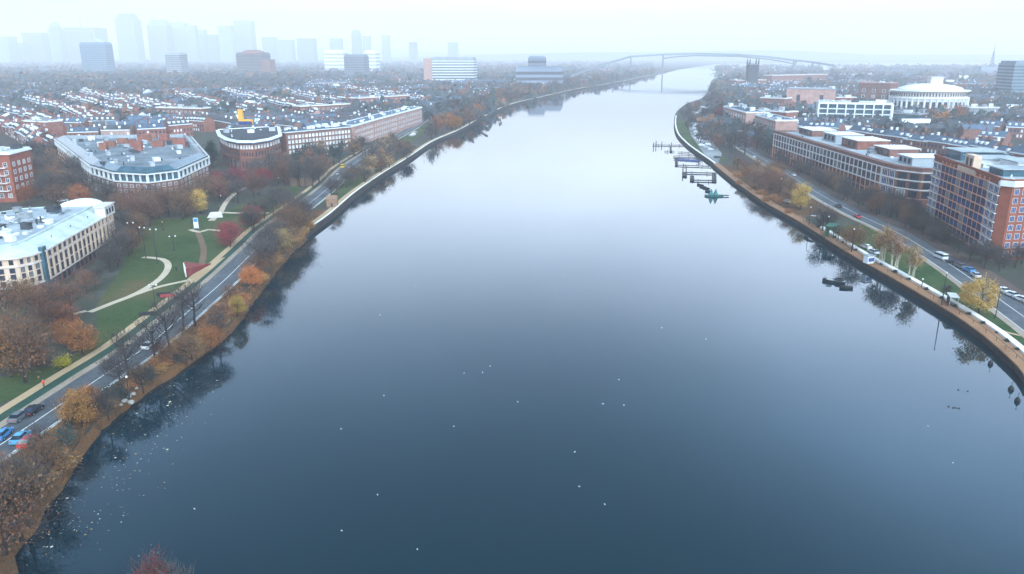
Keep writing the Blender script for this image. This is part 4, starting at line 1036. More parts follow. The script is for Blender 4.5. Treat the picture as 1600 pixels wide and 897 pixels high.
at("tan", 1332, 392, 1.0, "brownish tan tree behind the kiosk on the boardwalk", single=False)
at("birch", 1376, 410, 1.05, "tallest pale-stemmed birch clump on the river lawn", single=False)
at("birch", 1397, 419, .95, "birch clump between the tallest one and the road lamp", single=False)
at("birch", 1424, 436, .9, "birch clump with rusty top nearest the dark road", single=False)
at("bare", 1285, 362, .95, "bare dark tree beside the green park shelter", single=False)
at("brown", 1218, 300, 1.0, "bare reddish tree above the boardwalk by the dock bend", single=False)
at("bare", 1478, 465, .35, "small bare sapling beside the white bus shelter", single=False)
for i, (px, py) in enumerate(((203,592),(243,572),(266,550),(287,518),(305,511))):
    at("thin", px, py, 1.15+.1*(i % 3), "%s slender bare tree along the near road, counting from the rusty tree" % ["first","second","third","fourth","fifth"][i], "slender bare trees along the near road")
at("thin", 70, 722, .75, "thin bare tree on the brown bank by the lowest stretch of road")
# the crown top that rises into the bottom of the picture, and the bare tree leaning over the near water
proto("redbrown", "autumn_tree", 0, trunk_mesh("trunk", M_bark, 8, 3.2, 1.4, 260, .18, 9), crown_mesh("crown", LM["bare"], 8.6, 3.3, 1.2, 24, 2600, 261, .32, .75, .24, LM["red"], mix=.5))
tree("redbrown", -42.4, 78.2, .93, "reddish-brown treetop rising at the bottom edge over the water", z=LAND)
tree("thin", -37.6, 75.4, .95, "pale leafless branches at the bottom edge beside the reddish treetop", z=LAND)
at("brown", 34, 842, 1.0, "brown-twigged tree on the near bank at the bottom corner")
at("brown", 12, 800, .9, "brown twiggy tree above the near quay path")
at("rust", 8, 770, .7, "rust-coloured tree on the near bank at the frame edge")

at("bare", 44, 822, .95, "bare dark tree arching over the black reflections near the bottom corner")
at("brown", 8, 868, 1.0, "lowest brown twiggy tree, cut by the frame at the bottom corner")
for i in range(16):
    cand = [q for q in shl if 86 < q.y < 130]; p = cand[int(i*(len(cand)-1)/15)]
    tree(["shrub","dshrub","shrub","shrub","dshrub"][i % 5], p.x-R.uniform(1.0,4.5), p.y+R.uniform(-2,2), R.uniform(.5,.65) if i % 5 > 2 else R.uniform(.7,1.3), "autumn scrub leaning over the water along the near bank", "scrub along the near water edge")
for i, (px, py, sc_) in enumerate(((84,762,.8),(176,658,.55),(230,616,.6),(298,570,.6),(348,534,.65))):
    at("bare" if i % 3 else "brown", px-6, py-2, sc_, "dark bare tree at the water's edge of the near bank, reflected in the black water", "bare trees at the near water edge")
# belts
scatter([(0,560),(60,520),(120,492),(140,500),(110,545),(40,600),(0,610)], 7, ["brown","rust"], "brown autumn tree in the clump at the near corner of the park", "brown trees at the park corner", (.6,1.2))
scatter([(85,500),(210,400),(232,372),(195,360),(190,400),(120,468)], 16, ["bare","brown","bare"], "bare grey tree between the cream block and the park lawn", "bare trees beside the cream block", (.55,1.0))
scatter([(150,330),(190,318),(300,330),(315,300),(330,312),(300,345),(210,365),(190,345)], 22, ["bare","brown","brown"], "bare brown-grey tree between the cream block and the wedge-shaped block", "trees between the two left blocks", (.8,1.2))
scatter([(0,330),(20,300),(90,262),(150,312),(140,330),(70,330)], 34, ["bare","brown","brown","rust"], "bare or russet tree in the street wood behind the cream block", "street trees behind the cream block", (.9,1.3))
scatter([(20,300),(30,250),(90,225),(100,262)], 18, ["bare","brown","green"], "street tree between the left brick flats and the wedge-shaped block", "street trees behind the cream block", (.9,1.3))
scatter([(330,300),(445,262),(440,292),(350,330)], 16, ["bare","bare","red","brown"], "bushy autumn tree at the foot of the curved brick building", "trees below the curved brick building", (.75,1.1))
scatter([(445,255),(560,238),(600,235),(555,262),(500,296),(440,292)], 30, ["bare","bare","green","brown"], "dusky tree in front of the slab with white windows", "trees below the white-windowed slab", (.85,1.25))
scatter([(560,238),(660,198),(668,190),(640,210),(570,252)], 28, ["bare","bare","green"], "dusky tree below the hazy curving terrace range", "trees below the hazy terrace range", (.85,1.2))
scatter([(365,420),(392,392),(470,330),(484,338),(470,362),(430,410),(395,445)], 16, ["bare","brown","bare"], "bare grey tree crowding the road bend by the river", "bare trees at the road bend", (.8,1.15))
scatter([(390,372),(455,322),(460,318),(430,322),(388,360)], 9, ["bare","bare","brown"], "bare tree on the park side of the road bend", "bare trees at the road bend", (.7,1.0))
scatter([(500,335),(513,318),(640,246),(646,238),(610,232),(570,262),(515,308)], 34, ["bare","brown","bare","tan"], "bare tree on the strip between road and river beyond the bend", "bare riverside trees past the bend", (.7,1.05))
scatter([(640,235),(700,190),(760,168),(756,183),(720,202),(668,232)], 40, ["brown","bare","brown","rust"], "brownish tree on the hazy river lawn beyond the terrace range", "brown trees on the far river lawn", (.9,1.3))
scatter([(660,185),(760,150),(900,128),(960,121),(1030,112.5),(960,128),(860,147),(765,178)], 110, ["brown","bare","bare"], "hazy tree lining the far left bank towards the bridge", "trees along the far bank", (1.1,1.7))
scatter([(170,640),(212,612),(272,572),(340,528),(372,496),(378,480),(330,518),(262,560),(200,606)], 16, ["shrub","shrub","dshrub"], "low rusty shrub on the leaf-strewn bank below the near road", "rusty shrubs on the near bank", (.6,1.15))
scatter([(375,490),(430,415),(490,360),(484,352),(420,408),(368,470)], 17, ["shrub","dshrub","shrub"], "low shrub at the water's edge below the park bend", "shrubs at the park bend water edge", (.7,1.3))
for i in range(36):                                   # the fringe over the water, whose reflections darken the bank
    k = int(len(shl)*0.02) + i
    cand = [q for q in shl if 128 < q.y < 300]; p = cand[int(i*(len(cand)-1)/35)]
    tree(R.choice(["rust","tan","brown","brown","bare"]) if i % 3 == 0 else R.choice(["shrub","dshrub","shrub"]), p.x-R.uniform(1.2,3.4), p.y, R.uniform(.5,.75) if i % 3 == 0 else R.uniform(.7,1.2), "autumn scrub leaning over the water along the near bank", "scrub along the near water edge")
# opposite bank
scatter([(1152,262),(1200,262),(1235,290),(1252,318),(1240,330),(1190,304),(1150,272)], 24, ["brown","rust","brown"], "reddish-brown tree between the dock bend and the opposite road", "reddish trees by the dock bend", (.6,.95))
scatter([(1210,250),(1300,290),(1410,332),(1440,345),(1400,352),(1340,325),(1240,275),(1205,258)], 46, ["bare","bare","brown"], "dusky bare tree screening the foot of the long brick block", "bare trees below the long brick block", (.5,.82))
scatter([(1120,205),(1160,215),(1206,232),(1206,262),(1160,240),(1125,228)], 30, ["bare","bare","green"], "dark bluish tree beside the riverside flats and the car park", "dark trees by the riverside flats", (1.0,1.4))
scatter([(1085,190),(1105,165),(1128,160),(1128,205),(1110,205)], 22, ["bare","bare","red"], "dark tree on the river bend before the riverside flats", "dark trees by the riverside flats", (1.1,1.6))
scatter([(1400,350),(1445,352),(1545,412),(1600,408),(1600,428),(1540,425),(1470,395)], 22, ["bare","bare","brown"], "bare dark tree on the pavement below the tall orange block", "bare trees below the tall orange block", (.45,.75))
scatter([(1060,186),(1072,172),(1095,165),(1092,186),(1108,214),(1132,240),(1140,262),(1122,260),(1096,243),(1074,220)], 26, ["bare","brown","bare"], "bare tree between the docks and the riverside car park", "bare trees by the docks", (.6,.95))
scatter([(1106,152),(1118,128),(1160,122),(1250,117),(1350,114),(1350,130),(1170,137)], 70, ["bare","green","bare"], "hazy dark tree on the far right shore around the church tower", "hazy trees around the church tower", (1.2,1.9))
scatter([(1425,196),(1505,190),(1508,200),(1440,212)], 14, ["brown","rust"], "pinkish-brown tree at the foot of the white rotunda", "trees at the rotunda's foot", (1.1,1.5))
scatter([(1260,352),(1310,385),(1345,408),(1330,385),(1290,352)], 5, ["bare","tan"], "low bare tree between boardwalk and road near the green shelter", "trees near the green shelter", (.5,.75))
scatter([(1130,300),(1200,318),(1240,345),(1250,340),(1200,300),(1150,270)], 10, ["shrub"], "russet shrub on the bank above the boardwalk's far half", "russet shrubs above the boardwalk", (.8,1.2))
for i in range(34):                                  # clipped bushes along the parapet
    p = pw[int((i+0.5)/34*len(pw))]; n_ = normals(pw)[int((i+0.5)/34*len(pw))]; q = p + n_*(-3.5)
    tree("dshrub", q.x, q.y, R.uniform(.22,.42), "small dark bush against the water side of the white parapet", "dark bushes along the white parapet")

# ------------------------------------------------------------------ houses of the suburbs
def house_mesh(seed, wall, roof, w_=20.6, d=11, hw=7.5, hr=3.6, chim=3, dorm=4):
    rr = random.Random(seed); mb = MB(); x, y = w_/2, d/2
    V = [(-x,-y,-.4),(x,-y,-.4),(x,y,-.4),(-x,y,-.4),(-x,-y,hw),(x,-y,hw),(x,y,hw),(-x,y,hw),(-x,0,hw+hr),(x,0,hw+hr)]
    mb.v = V[:]; mb.f = [(3,2,1,0),(0,1,5,4),(2,3,7,6),(1,2,6,9,5),(3,0,4,8,7),(4,5,9,8),(6,7,8,9)]; mb.m = [0,0,0,0,0,1,1]
    mb.box((0,-y-.15,hw+.05), (w_+.3,.5,.55), 0, 2)                     # white eaves
    for k in range(chim):
        cx = -x + w_*(k+.5)/chim + rr.uniform(-1,1); mb.box((cx,rr.uniform(-.6,.6),hw+hr+.5), (.9,1.5,2.4), 0, 2 if rr.random() < .3 else 0)
    for k in range(dorm):
        if rr.random() < .55: mb.box((-x+w_*(k+.5)/dorm,-y*.55,hw+hr*.55), (1.5,1.8,1.4), 0, 2)
    n = 7
    for r_ in range(2):
        for k in range(n): mb.box((-x+w_*(k+.5)/n,-y-.02,1.8+r_*3.3), (1.2,.16,1.8), 0, 3 if rr.random() < .7 else 2)
    if rr.random() < .8: mb.box((rr.uniform(-x*.5,x*.5),y+2.4,2.2), (w_*.4,5,5), 0, 2 if rr.random() < .25 else 1)
    return mb.mesh("terrace_house", [wall, roof, M_white, M_glass])
HM = [house_mesh(1, M_brick, M_slate), house_mesh(2, M_brickd, M_slate), house_mesh(3, M_pink, M_dkroof), house_mesh(4, M_brick, M_dkroof, hw=9, dorm=5), house_mesh(5, M_brickd, M_slate, w_=16, chim=4)]
HOUSES = []
def row(px, label, group, meshes, step=21.0, skip=.06, z=0.0, sc=1.0, flip=0):
    line = smooth_line([G(x, y) for x, y in px], 3.0); acc = 0.0
    for i in range(1, len(line)):
        acc += (line[i]-line[i-1]).length
        if acc >= step:
            acc = 0.0; d = line[i]-line[i-1]; p = line[i]
            if R.random() < skip or any(inside((p.x,p.y), f) for f in FOOT) or inside((p.x,p.y), RIVER): continue
            o = link("terrace_house", R.choice(meshes)); o.location = (p.x,p.y,LAND); o.rotation_euler = (0,0,math.atan2(d.y,d.x)+flip); o.scale = (sc,sc,sc*R.uniform(.92,1.15))
            tag(o, label, "house", group); HOUSES.append(p)
rows_l = [([(180,158),(240,172),(315,192)], "house in the white-edged terrace running down behind the curved brick building", "white-edged terrace"),
          ([(100,158),(160,176),(215,188)], "house in the terrace above the glazed wedge-shaped block", "terrace above the wedge block"),
          ([(40,162),(90,178),(150,200)], "house in the terrace slanting down toward the wedge-shaped block", "slanting terrace"),
          ([(82,222),(150,220),(230,218),(300,212)], "brick-fronted house in the terrace directly behind the wedge-shaped block", "brick terrace behind the wedge block"),
          ([(20,205),(60,222),(90,240)], "house in the terrace climbing from the left brick flats", "terrace by the left brick flats"),
          ([(0,180),(60,196),(110,206),(200,206)], "house in the mid-suburb terrace curving left of the wedge-shaped block", "curving mid-suburb terrace"),
          ([(270,152),(340,172),(420,190)], "house in the terrace behind the orange rooftop structure", "terrace behind the orange structure"),
          ([(350,150),(430,168),(530,180)], "house in the hazy terrace behind the white-windowed slab", "terrace behind the slab"),
          ([(440,150),(520,166),(610,172)], "house in the hazy terrace behind the curving range", "terrace behind the curving range"),
          ([(230,200),(290,203),(330,206)], "house in the short terrace left of the curved brick building", "short terrace by the curved building"),
          ([(540,146),(620,158),(665,166)], "house in the faint terrace below the wide banded office block", "terrace below the wide office block")]
rows_l += [([(130,150),(180,165),(255,182)], "house in the second slanting terrace, right of the one above the wedge-shaped block", "second slanting terrace"),
          ([(0,205),(30,214),(60,234)], "house in the short terrace at the frame edge above the left brick flats", "terrace at the left frame edge"),
          ([(60,172),(120,186),(180,197)], "house in the terrace between the upper slanting terraces and the brick-fronted one", "middle slanting terrace"),
          ([(390,160),(450,176),(500,192)], "house in the terrace running down to the white-windowed slab", "terrace toward the slab")]
for px, lb, gp_ in rows_l: row(px, lb, gp_, HM, skip=.02)
rows_r = [([(1133,188),(1180,198),(1240,211),(1320,219)], "slate-roofed house in the long terrace behind the riverside flats", "long slate terrace"),
          ([(1320,219),(1390,229),(1450,238),(1520,249),(1610,266)], "slate-roofed house in the long terrace above the brick blocks", "long slate terrace"),
          ([(1525,196),(1570,198),(1620,200)], "house in the white-edged upper terrace at the hazy end beyond the rotunda", "white-edged terrace beyond the rotunda"),
          ([(1508,210),(1560,214),(1620,217)], "house in the white-edged middle terrace beyond the rotunda", "white-edged terrace beyond the rotunda"),
          ([(1510,228),(1560,232),(1620,238)], "house in the white-edged lower terrace beyond the rotunda", "white-edged terrace beyond the rotunda"),
          ([(1180,150),(1230,150),(1330,153)], "hazy house in the row left of the brown halls", "hazy rows by the brown halls"),
          ([(1130,142),(1180,140),(1240,136)], "hazy house in the row below the church tower", "hazy rows below the church"),
          ([(1250,128),(1300,124),(1360,122)], "hazy house in the farthest right row beside the bridge end", "hazy rows below the church")]
for px, lb, gp_ in rows_r: row(px, lb, gp_, [HM[1], HM[1], HM[4], HM[0]], 17.0, sc=1.05)

# rooftops beyond counting: one object
rr = random.Random(99); mb = MB()
def gable(x, y, w_, d, h, a, m0, m1):
    ca, sa = math.cos(a), math.sin(a); k = len(mb.v)
    def t(u, v, z): mb.v.append((x+u*ca-v*sa, y+u*sa+v*ca, LAND+z))
    for z in (0, h):
        for u, v in ((-w_/2,-d/2),(w_/2,-d/2),(w_/2,d/2),(-w_/2,d/2)): t(u, v, z)
    t(-w_/2,0,h*1.45); t(w_/2,0,h*1.45)
    for f, m in (((0,1,5,4),m0),((2,3,7,6),m0),((1,2,6,9,5),m0),((3,0,4,8,7),m0),((4,5,9,8),m1),((6,7,8,9),m1)): mb.f.append(tuple(k+i for i in f)); mb.m.append(m)
nn = tries = 0
def ok_house(x, y):
    if inside((x,y), RIVER) or any(inside((x,y), f) for f in FOOT): return False
    if y < 2800 and (dist_line((x,y), shl[::4]) < 60 or dist_line((x,y), shr[::4]) < 45): return False
    if y < 1500 and any((x-q.x)**2+(y-q.y)**2 < 300 for q in HOUSES): return False
    if x < 0 and y < 640: return False
    return not (x > 300 and y > 4200)
while nn < 5600 and tries < 4000:
    tries += 1
    py = 97 + 120*rr.random()**1.6
    px = rr.uniform(-80, 1010) if rr.random() < .7 else rr.uniform(1120, 1680)
    p = G(px, py); a = (-0.95 if px < 1050 else -0.35) + 0.45*math.sin(p.x*.004+p.y*.0017) + (PI/2 if rr.random() < .25 else 0)
    n = rr.randint(5, 15); w_ = rr.uniform(9,13); far = p.y > 1900; bow = rr.uniform(-.025,.025); m1 = rr.choice([3,3,3,4,4]); m0 = rr.choice([0,1,1,4]); hh = rr.uniform(5.5,8); white = rr.random() < .22
    if rr.random() < .06: n = 1
    x, y = p.x, p.y
    for k in range(n):
        if ok_house(x, y):
            if n == 1: gable(x, y, rr.uniform(12,26), rr.uniform(8,14), rr.uniform(6,9), a, 2, 5 if rr.random() < .5 else 2)
            else: gable(x, y, w_*1.0, 8.5, hh*rr.uniform(.95,1.05), a, m0, m1 if rr.random() < .9 else 4)
            if not far and n > 1:
                if rr.random() < .6: mb.box((x,y,LAND+hh*1.5), (1.0,1.4,2.2), a, 5 if rr.random() < .35 else m0)
                if rr.random() < .3: mb.box((x+3.2*math.sin(a),y-3.2*math.cos(a),LAND+hh*1.15), (1.5,1.8,1.3), a, 5)
                if white: mb.box((x+4.4*math.sin(a),y-4.4*math.cos(a),LAND+hh), (w_,.4,.5), a, 5)
            nn += 1
        x += w_*math.cos(a); y += w_*math.sin(a); a += bow
o = mb.build("distant_rooftops", [M_brick, M_brickd, M_whroof, M_slate, M_dkroof, M_white]); o["kind"] = "stuff"; o["label"] = "hazy mass of suburban rooftops with scattered white walls"

# trees among them: one wooded mass
M_farwood = mat('blue_grey_wood', (0.04,0.05,0.056), 0.95, 0.3, 0.1)
mb = MB()
def blob(x, y, s, mi):
    for _ in range(16):
        p = Vector((x+rr.gauss(0,.42)*s, y+rr.gauss(0,.42)*s, LAND+abs(rr.gauss(.42,.22))*s)); u = Vector((rr.uniform(-1,1),rr.uniform(-1,1),rr.uniform(-1,1))).normalized(); v = u.orthogonal().normalized()
        k = s*rr.uniform(.16,.34); mb.quad(p-u*k, p+v*k, p+u*k, p-v*k, mi)
nn = tries = 0
while nn < 7600 and tries < 110000:
    tries += 1
    q = rr.random()
    if q < .5: px, py = rr.uniform(-60,1020), 97+95*rr.random()**1.5
    elif q < .75: px, py = rr.uniform(-60,470), rr.gauss(131,7)
    else: px, py = rr.uniform(1120,1660), 104+110*rr.random()**1.3
    if py < 96: continue
    p = G(px, py)
    if inside((p.x,p.y), RIVER) or any(inside((p.x,p.y), f) for f in FOOT) or dist_line((p.x,p.y), shr[::4]) < 12: continue
    if p.y < 640 and px < 700: continue
    if px > 1120 and p.y > 4500: continue
    if p.y < 1500 and any((p.x-q.x)**2+(p.y-q.y)**2 < 330 for q in HOUSES): continue
    blob(p.x, p.y, rr.uniform(9,15)*(1.25 if p.y > 1800 else 1), 0 if rr.random() < .6 else (1 if rr.random() < .35 else 2)); nn += 1
o = mb.build("distant_woods", [M_farwood, LM["brown"], LM["green"]]); o["kind"] = "stuff"; o["label"] = "hazy bare woods spread between the suburban rooftops"
print("TREES", NT, "HOUSES", len(HOUSES))

# ------------------------------------------------------------------ vehicles
M_tyre = mat("tyre_rubber", (0.02,0.02,0.02), 0.9, 0.1, 3.0)
M_rim = mat("wheel_rim", (0.4,0.4,0.42), 0.35, 0.1, 3.0, metal=0.6)
M_lamp_glass = mat("headlamp_glass", (0.65,0.66,0.66), 0.15, 0.1, 5.0, spec=0.6)
M_tail = mat("tail_lamp_red", (0.4,0.02,0.02), 0.25, 0.1, 5.0)
def paint(name, col): return mat("car_paint_"+name, col, 0.25, 0.06, 0.8, spec=0.6)
PAINT = {"white": paint("white",(0.6,0.61,0.61)), "silver": paint("silver",(0.38,0.4,0.42)), "black": paint("black",(0.02,0.02,0.024)), "blue": paint("blue",(0.03,0.2,0.42)),
         "light blue": paint("light_blue",(0.07,0.27,0.4)), "red": paint("red",(0.42,0.03,0.03)), "grey": paint("grey",(0.12,0.13,0.14)), "yellow": paint("yellow",(0.62,0.4,0.03))}
def prof(mb, pts, hw, hw2=None, m=0):
    """a closed side outline (x,z) carried across the width; hw2 narrows the upper points"""
    k = len(mb.v); n = len(pts); zm = max(p[1] for p in pts)
    for s_ in (-1, 1):
        for x, z in pts: mb.v.append((x, s_*(hw if hw2 is None or z < zm-0.05 else hw2), z))
    for i in range(n):
        j = (i+1) % n; mb.f.append((k+i, k+j, k+n+j, k+n+i)); mb.m.append(m)
    mb.f.append(tuple(k+i for i in range(n))[::-1]); mb.m.append(m); mb.f.append(tuple(k+n+i for i in range(n))); mb.m.append(m)
CAR = {}
def car_meshes(kind):
    if kind in CAR: return CAR[kind]
    L_, H_ = (4.3, 1.0) if kind == "car" else (5.2, 1.9)
    b_ = MB(); g_ = MB(); r_ = MB()
    if kind == "car":
        prof(b_, [(-2.15,.3),(2.15,.3),(2.18,.62),(1.95,.82),(1.1,.93),(-1.7,.96),(-2.12,.85),(-2.18,.55)], .88)
        prof(g_, [(-1.75,.95),(1.05,.92),(.35,1.38),(-1.15,1.4)], .8, .62); prof(r_, [(-1.1,1.39),(.3,1.37),(.22,1.45),(-1.02,1.46)], .6, .55)
    else:
        prof(b_, [(-2.6,.35),(2.5,.35),(2.6,.8),(2.3,1.15),(-2.6,1.2)], .97)
        prof(g_, [(-2.5,1.19),(2.25,1.14),(1.6,1.8),(-2.5,1.85)], .92, .84); prof(r_, [(-2.58,1.84),(1.55,1.79),(1.45,2.05),(-2.5,2.08)], .86, .82)
    w_ = MB(); w_.tube((0,-.1,0),(0,.1,0),.33,.33,12); ri = MB(); ri.tube((0,-.115,0),(0,.115,0),.2,.2,10)
    hl = MB(); hl.box((0,0,0),(.12,.36,.16))
    CAR[kind] = (b_, g_, r_, w_.mesh("wheel", M_tyre), ri.mesh("rim", M_rim), hl.mesh("headlight", M_lamp_glass), hl.mesh("tail_light", M_tail)); return CAR[kind]
CPROTO = {}
def car_proto(kind, colour):
    if (kind, colour) in CPROTO: return CPROTO[(kind, colour)]
    b_, g_, r_, wh, ri, hl, tl = car_meshes(kind); pm_ = PAINT[colour]
    t = thing("parked_car" if kind == "car" else "parked_van", "", "car" if kind == "car" else "van")
    b_.build("body", pm_, t); g_.build("windows", M_glass, t); r_.build("roof", pm_, t); sx = 1.32 if kind == "car" else 1.65
    for x in (-sx, sx):
        for y in (-.84, .84):
            o = link("wheel", wh, t, (x,y,.33)); link("rim", ri, o)
    for y in (-.6, .6):
        link("headlight", hl, t, (2.15 if kind == "car" else 2.52,y,.66)); link("tail_light", tl, t, (-2.15 if kind == "car" else -2.58,y,.72))
    CPROTO[(kind, colour)] = [t, False]; return CPROTO[(kind, colour)]
def put_car(kind, colour, x, y, rz, label, group=None, z=LAND+.03):
    pr = car_proto(kind, colour)
    o = copy_tree(pr[0]) if pr[1] else pr[0]; pr[1] = True
    o.location = (x,y,z); o.rotation_euler = (0,0,rz); o["label"] = label
    if group: o["group"] = group
    elif "group" in o: del o["group"]
def car_at(kind, colour, px, py, rz, label, group=None): p = G(px, py); put_car(kind, colour, p.x, p.y, rz, label, group)
N_ = PI/2
car_at("car","light blue", 33, 688, N_+.1, "light blue car parked by the near road, beside the darker blue one")
car_at("car","blue", 5, 683, N_+.1, "dark blue car at the frame edge on the near road")
car_at("car","red", 45, 694, N_+.1, "red car in front of the light blue one on the near road")
car_at("car","black", 52, 645, N_, "black car farther up the near road than the blue ones")
car_at("car","grey", 30, 655, N_, "grey car at the near road kerb by the sandy path end")
car_at("van","yellow", 536, 262, N_, "yellow van on the road far beyond the river bend")
car_at("car","white", 233, 543, N_, "white car driving on the near road between the bare trees")
car_at("car","silver", 468, 326, N_, "silver car on the road at the lawn past the bend")
for i, (px, py) in enumerate(((80,290),(92,303),(98,315),(86,308),(104,322))):
    car_at("car", ["white","silver","white","black","white"][i], px, py, .6, ["upper white car on the street behind the cream block","silver car on the street behind the cream block","middle white car on the street behind the cream block","black car on the street behind the cream block","lower white car on the street behind the cream block"][i], "cars on the tree-lined street")
car_at("car","white", 1229, 316, N_+.2, "white car beside the round golden tree")
car_at("car","red", 1339, 340, N_, "red car on the opposite road below the long brick block")
car_at("car","white", 1353, 388, N_+.2, "white car parked on the river side behind the tan tree")
car_at("car","silver", 1364, 396, N_+.2, "silver car parked between the tan tree and the birches")
car_at("van","white", 1469, 404, N_+.1, "white van parked below the tall orange block")
car_at("car","black", 1487, 412, N_+.1, "black car parked second behind the white van below the orange block")
car_at("car","grey", 1500, 418, N_+.1, "grey car parked third behind the white van below the orange block")
car_at("car","blue", 1513, 424, N_+.1, "dark blue car parked last in the row below the orange block")
for i, (px, py) in enumerate(((1566,456),(1580,463),(1595,470))):
    car_at("car","white", px, py, N_+.15, ["first white car","middle white car","last white car"][i]+" in the row at the frame edge past the yellow tree", "white cars at the frame edge")
car_at("car","white", 1178, 246, N_-.1, "white car on the far part of the opposite road")
car_at("car","grey", 1255, 300, N_, "grey car on the opposite road behind the round golden tree")
# car parks far off: each car its own object, the meshes shared
mbc = MB(); prof(mbc, [(-2.15,.1),(2.15,.1),(2.18,.62),(1.95,.82),(1.1,.93),(.35,1.4),(-1.15,1.42),(-1.75,.98),(-2.12,.85)], .88, .66)
FARC = [mbc.mesh("parked_car", [PAINT[c]]) for c in ("white","silver","white","black","grey")]
def lot(px, n, label, group, ang):
    poly = GP(px); poly = [(p.x,p.y) for p in poly]; xs = [p[0] for p in poly]; ys = [p[1] for p in poly]; k = t = 0; done_ = []
    while k < n and t < 4000:
        t += 1; x, y = R.uniform(min(xs),max(xs)), R.uniform(min(ys),max(ys)); x = round(x/6.2)*6.2; y = round(y/2.7)*2.7
        if not inside((x,y), poly) or (x,y) in done_ or dist_line((x,y), RR) < 7 or dist_line((x,y), RL) < 6: continue
        done_.append((x,y)); o = link("parked_car", R.choice(FARC)); o.location = (x,y,LAND+.05); o.rotation_euler = (0,0,ang+R.uniform(-.05,.05)); tag(o, label, "car", group); k += 1
sheet("car_park", GP([(1070,178),(1092,165),(1112,168),(1095,190),(1108,215),(1128,240),(1122,256),(1100,240),(1080,212)]), LAND+.02, ground_mat("car_park_tarmac", [(0.12,0.12,0.125),(0.3,0.3,0.3)], (.05,.5)))
lot([(1074,180),(1092,167),(1108,168),(1092,190),(1105,215),(1124,240),(1120,252),(1102,238),(1084,212)], 60, "pale or dark car in the crowded riverside car park above the docks", "cars in the riverside car park", .15)
sheet("car_park", GP([(598,222),(640,203),(656,198),(650,212),(612,234)]), LAND+.017, MATS["car_park_tarmac"])
lot([(600,223),(640,205),(654,200),(648,210),(612,232)], 24, "car parked beside the far left road below the terrace range", "cars below the terrace range", .1)

# ------------------------------------------------------------------ docks and boats
M_dock = mat("dock_timber", (0.05,0.045,0.05), 0.85, 0.35, 0.8)
M_hull = mat("black_hull", (0.02,0.022,0.025), 0.4, 0.2, 1.0); M_deck = mat("grey_deck", (0.3,0.31,0.32), 0.7, 0.2, 1.0); M_teal = mat("teal_tarpaulin", (0.03,0.13,0.13), 0.6, 0.2, 0.8)
def dock(label, segs, wdt=2.0, posts=(), z=0.55):
    """segs: lines of photo positions on the water that the walkway follows"""
    a0 = G(*segs[0][0], z=z); t = thing("boat_dock", label, "dock", (a0.x,a0.y,0))
    for s_ in segs:
        p = [G(x, y, z=z) - Vector((a0.x,a0.y,0)) for x, y in s_]
        for i in range(len(p)-1):
            d = p[i+1]-p[i]; c = (p[i]+p[i+1])/2; mb = MB(); mb.box((c.x,c.y,z), (d.length+wdt*.6, wdt, .3), math.atan2(d.y,d.x)); mb.build("walkway", M_dock, t)
            n = max(2, int(d.length/7))
            for k in range(n):
                q = p[i].lerp(p[i+1], (k+.5)/n); mb = MB(); mb.tube((q.x,q.y-wdt*.55,-.6), (q.x,q.y-wdt*.55,1.5), .18, .16, 7); mb.build("pile", M_dock, t)
    for x, y, h in posts:
        q = G(x, y, z=z)-Vector((a0.x,a0.y,0)); mb = MB(); mb.tube((q.x,q.y,-.6), (q.x,q.y,h), .32, .28, 7); mb.build("mooring_post", M_dock, t)
dock("long straight dock with tall posts at its tip, farthest of the docks", [[(1069,227),(1021,226.5)]], 2.2, [(1021,229,3.4),(1025,227,4),(1034,227,3),(1049,227,2.6)])
dock("short detached float just below the longest dock", [[(1039,236.5),(1053,236.5)],[(1048,236),(1048,229)]], 1.2)
dock("narrow float with moored rowing shells below the longest dock", [[(1060,237.5),(1080,238.5)],[(1053,244),(1084,243)]], 1.3)
dock("bracket-shaped dock reaching farthest down the middle of the group", [[(1096,248),(1054,247.5)],[(1057,247.5),(1057,258)],[(1057,258),(1110,260)]], 1.8, [(1092,252,3)])
dock("thick dock with a dark tilted end platform, above the lowest open dock", [[(1116,270.5),(1068,269.5)],[(1070,270),(1070,275)],[(1116,270.5),(1116,283)]], 2.4, [(1067,268,5),(1072,268,3.5)])
dock("open lowest dock joined to the thick one by a narrow walkway", [[(1115,282.5),(1082,281.5)],[(1081.5,282),(1081.5,275)]], 2.2)
def boat(name, label, px, py, L_, B_, rz, hull, deck, extras=None, cat="boat", group=None, z=0.0):
    p = G(px, py, z=0.3); t = thing(name, label, cat, (p.x,p.y,z), rz, group); mb = MB(); n = 11; k0 = 0
    for i in range(n):
        u = i/(n-1); w_ = B_/2*max(.06, math.sin(PI*min(1,.18+u*.82))**.6); x = L_*(.5-u) if False else L_*(u-.5)
        w_ = B_/2*(1-.97*max(0,(u-.45)/.55)**2.2); sh = .62+.25*u*u
        mb.v += [(x,-w_,sh),(x,-w_*.75,-.12),(x,w_*.75,-.12),(x,w_,sh)]
    for i in range(n-1):
        for j in range(3): mb.f.append((4*i+j,4*i+j+1,4*i+5+j,4*i+4+j)); mb.m.append(0)
    mb.f.append((0,3,2,1)); mb.m.append(0); mb.f.append((4*n-4,4*n-3,4*n-2,4*n-1)); mb.m.append(0)
    mb.build("hull", hull, t)
    mb = MB()
    for i in range(n): 
        u = i/(n-1); w_ = B_/2*(1-.97*max(0,(u-.45)/.55)**2.2)*.92; mb.v += [(L_*(u-.5),-w_,.45+.2*u*u),(L_*(u-.5),w_,.45+.2*u*u)]
    for i in range(n-1): mb.f.append((2*i,2*i+2,2*i+3,2*i+1)); mb.m.append(0)
    mb.build("deck", deck, t)
    if extras: extras(t)
    return t
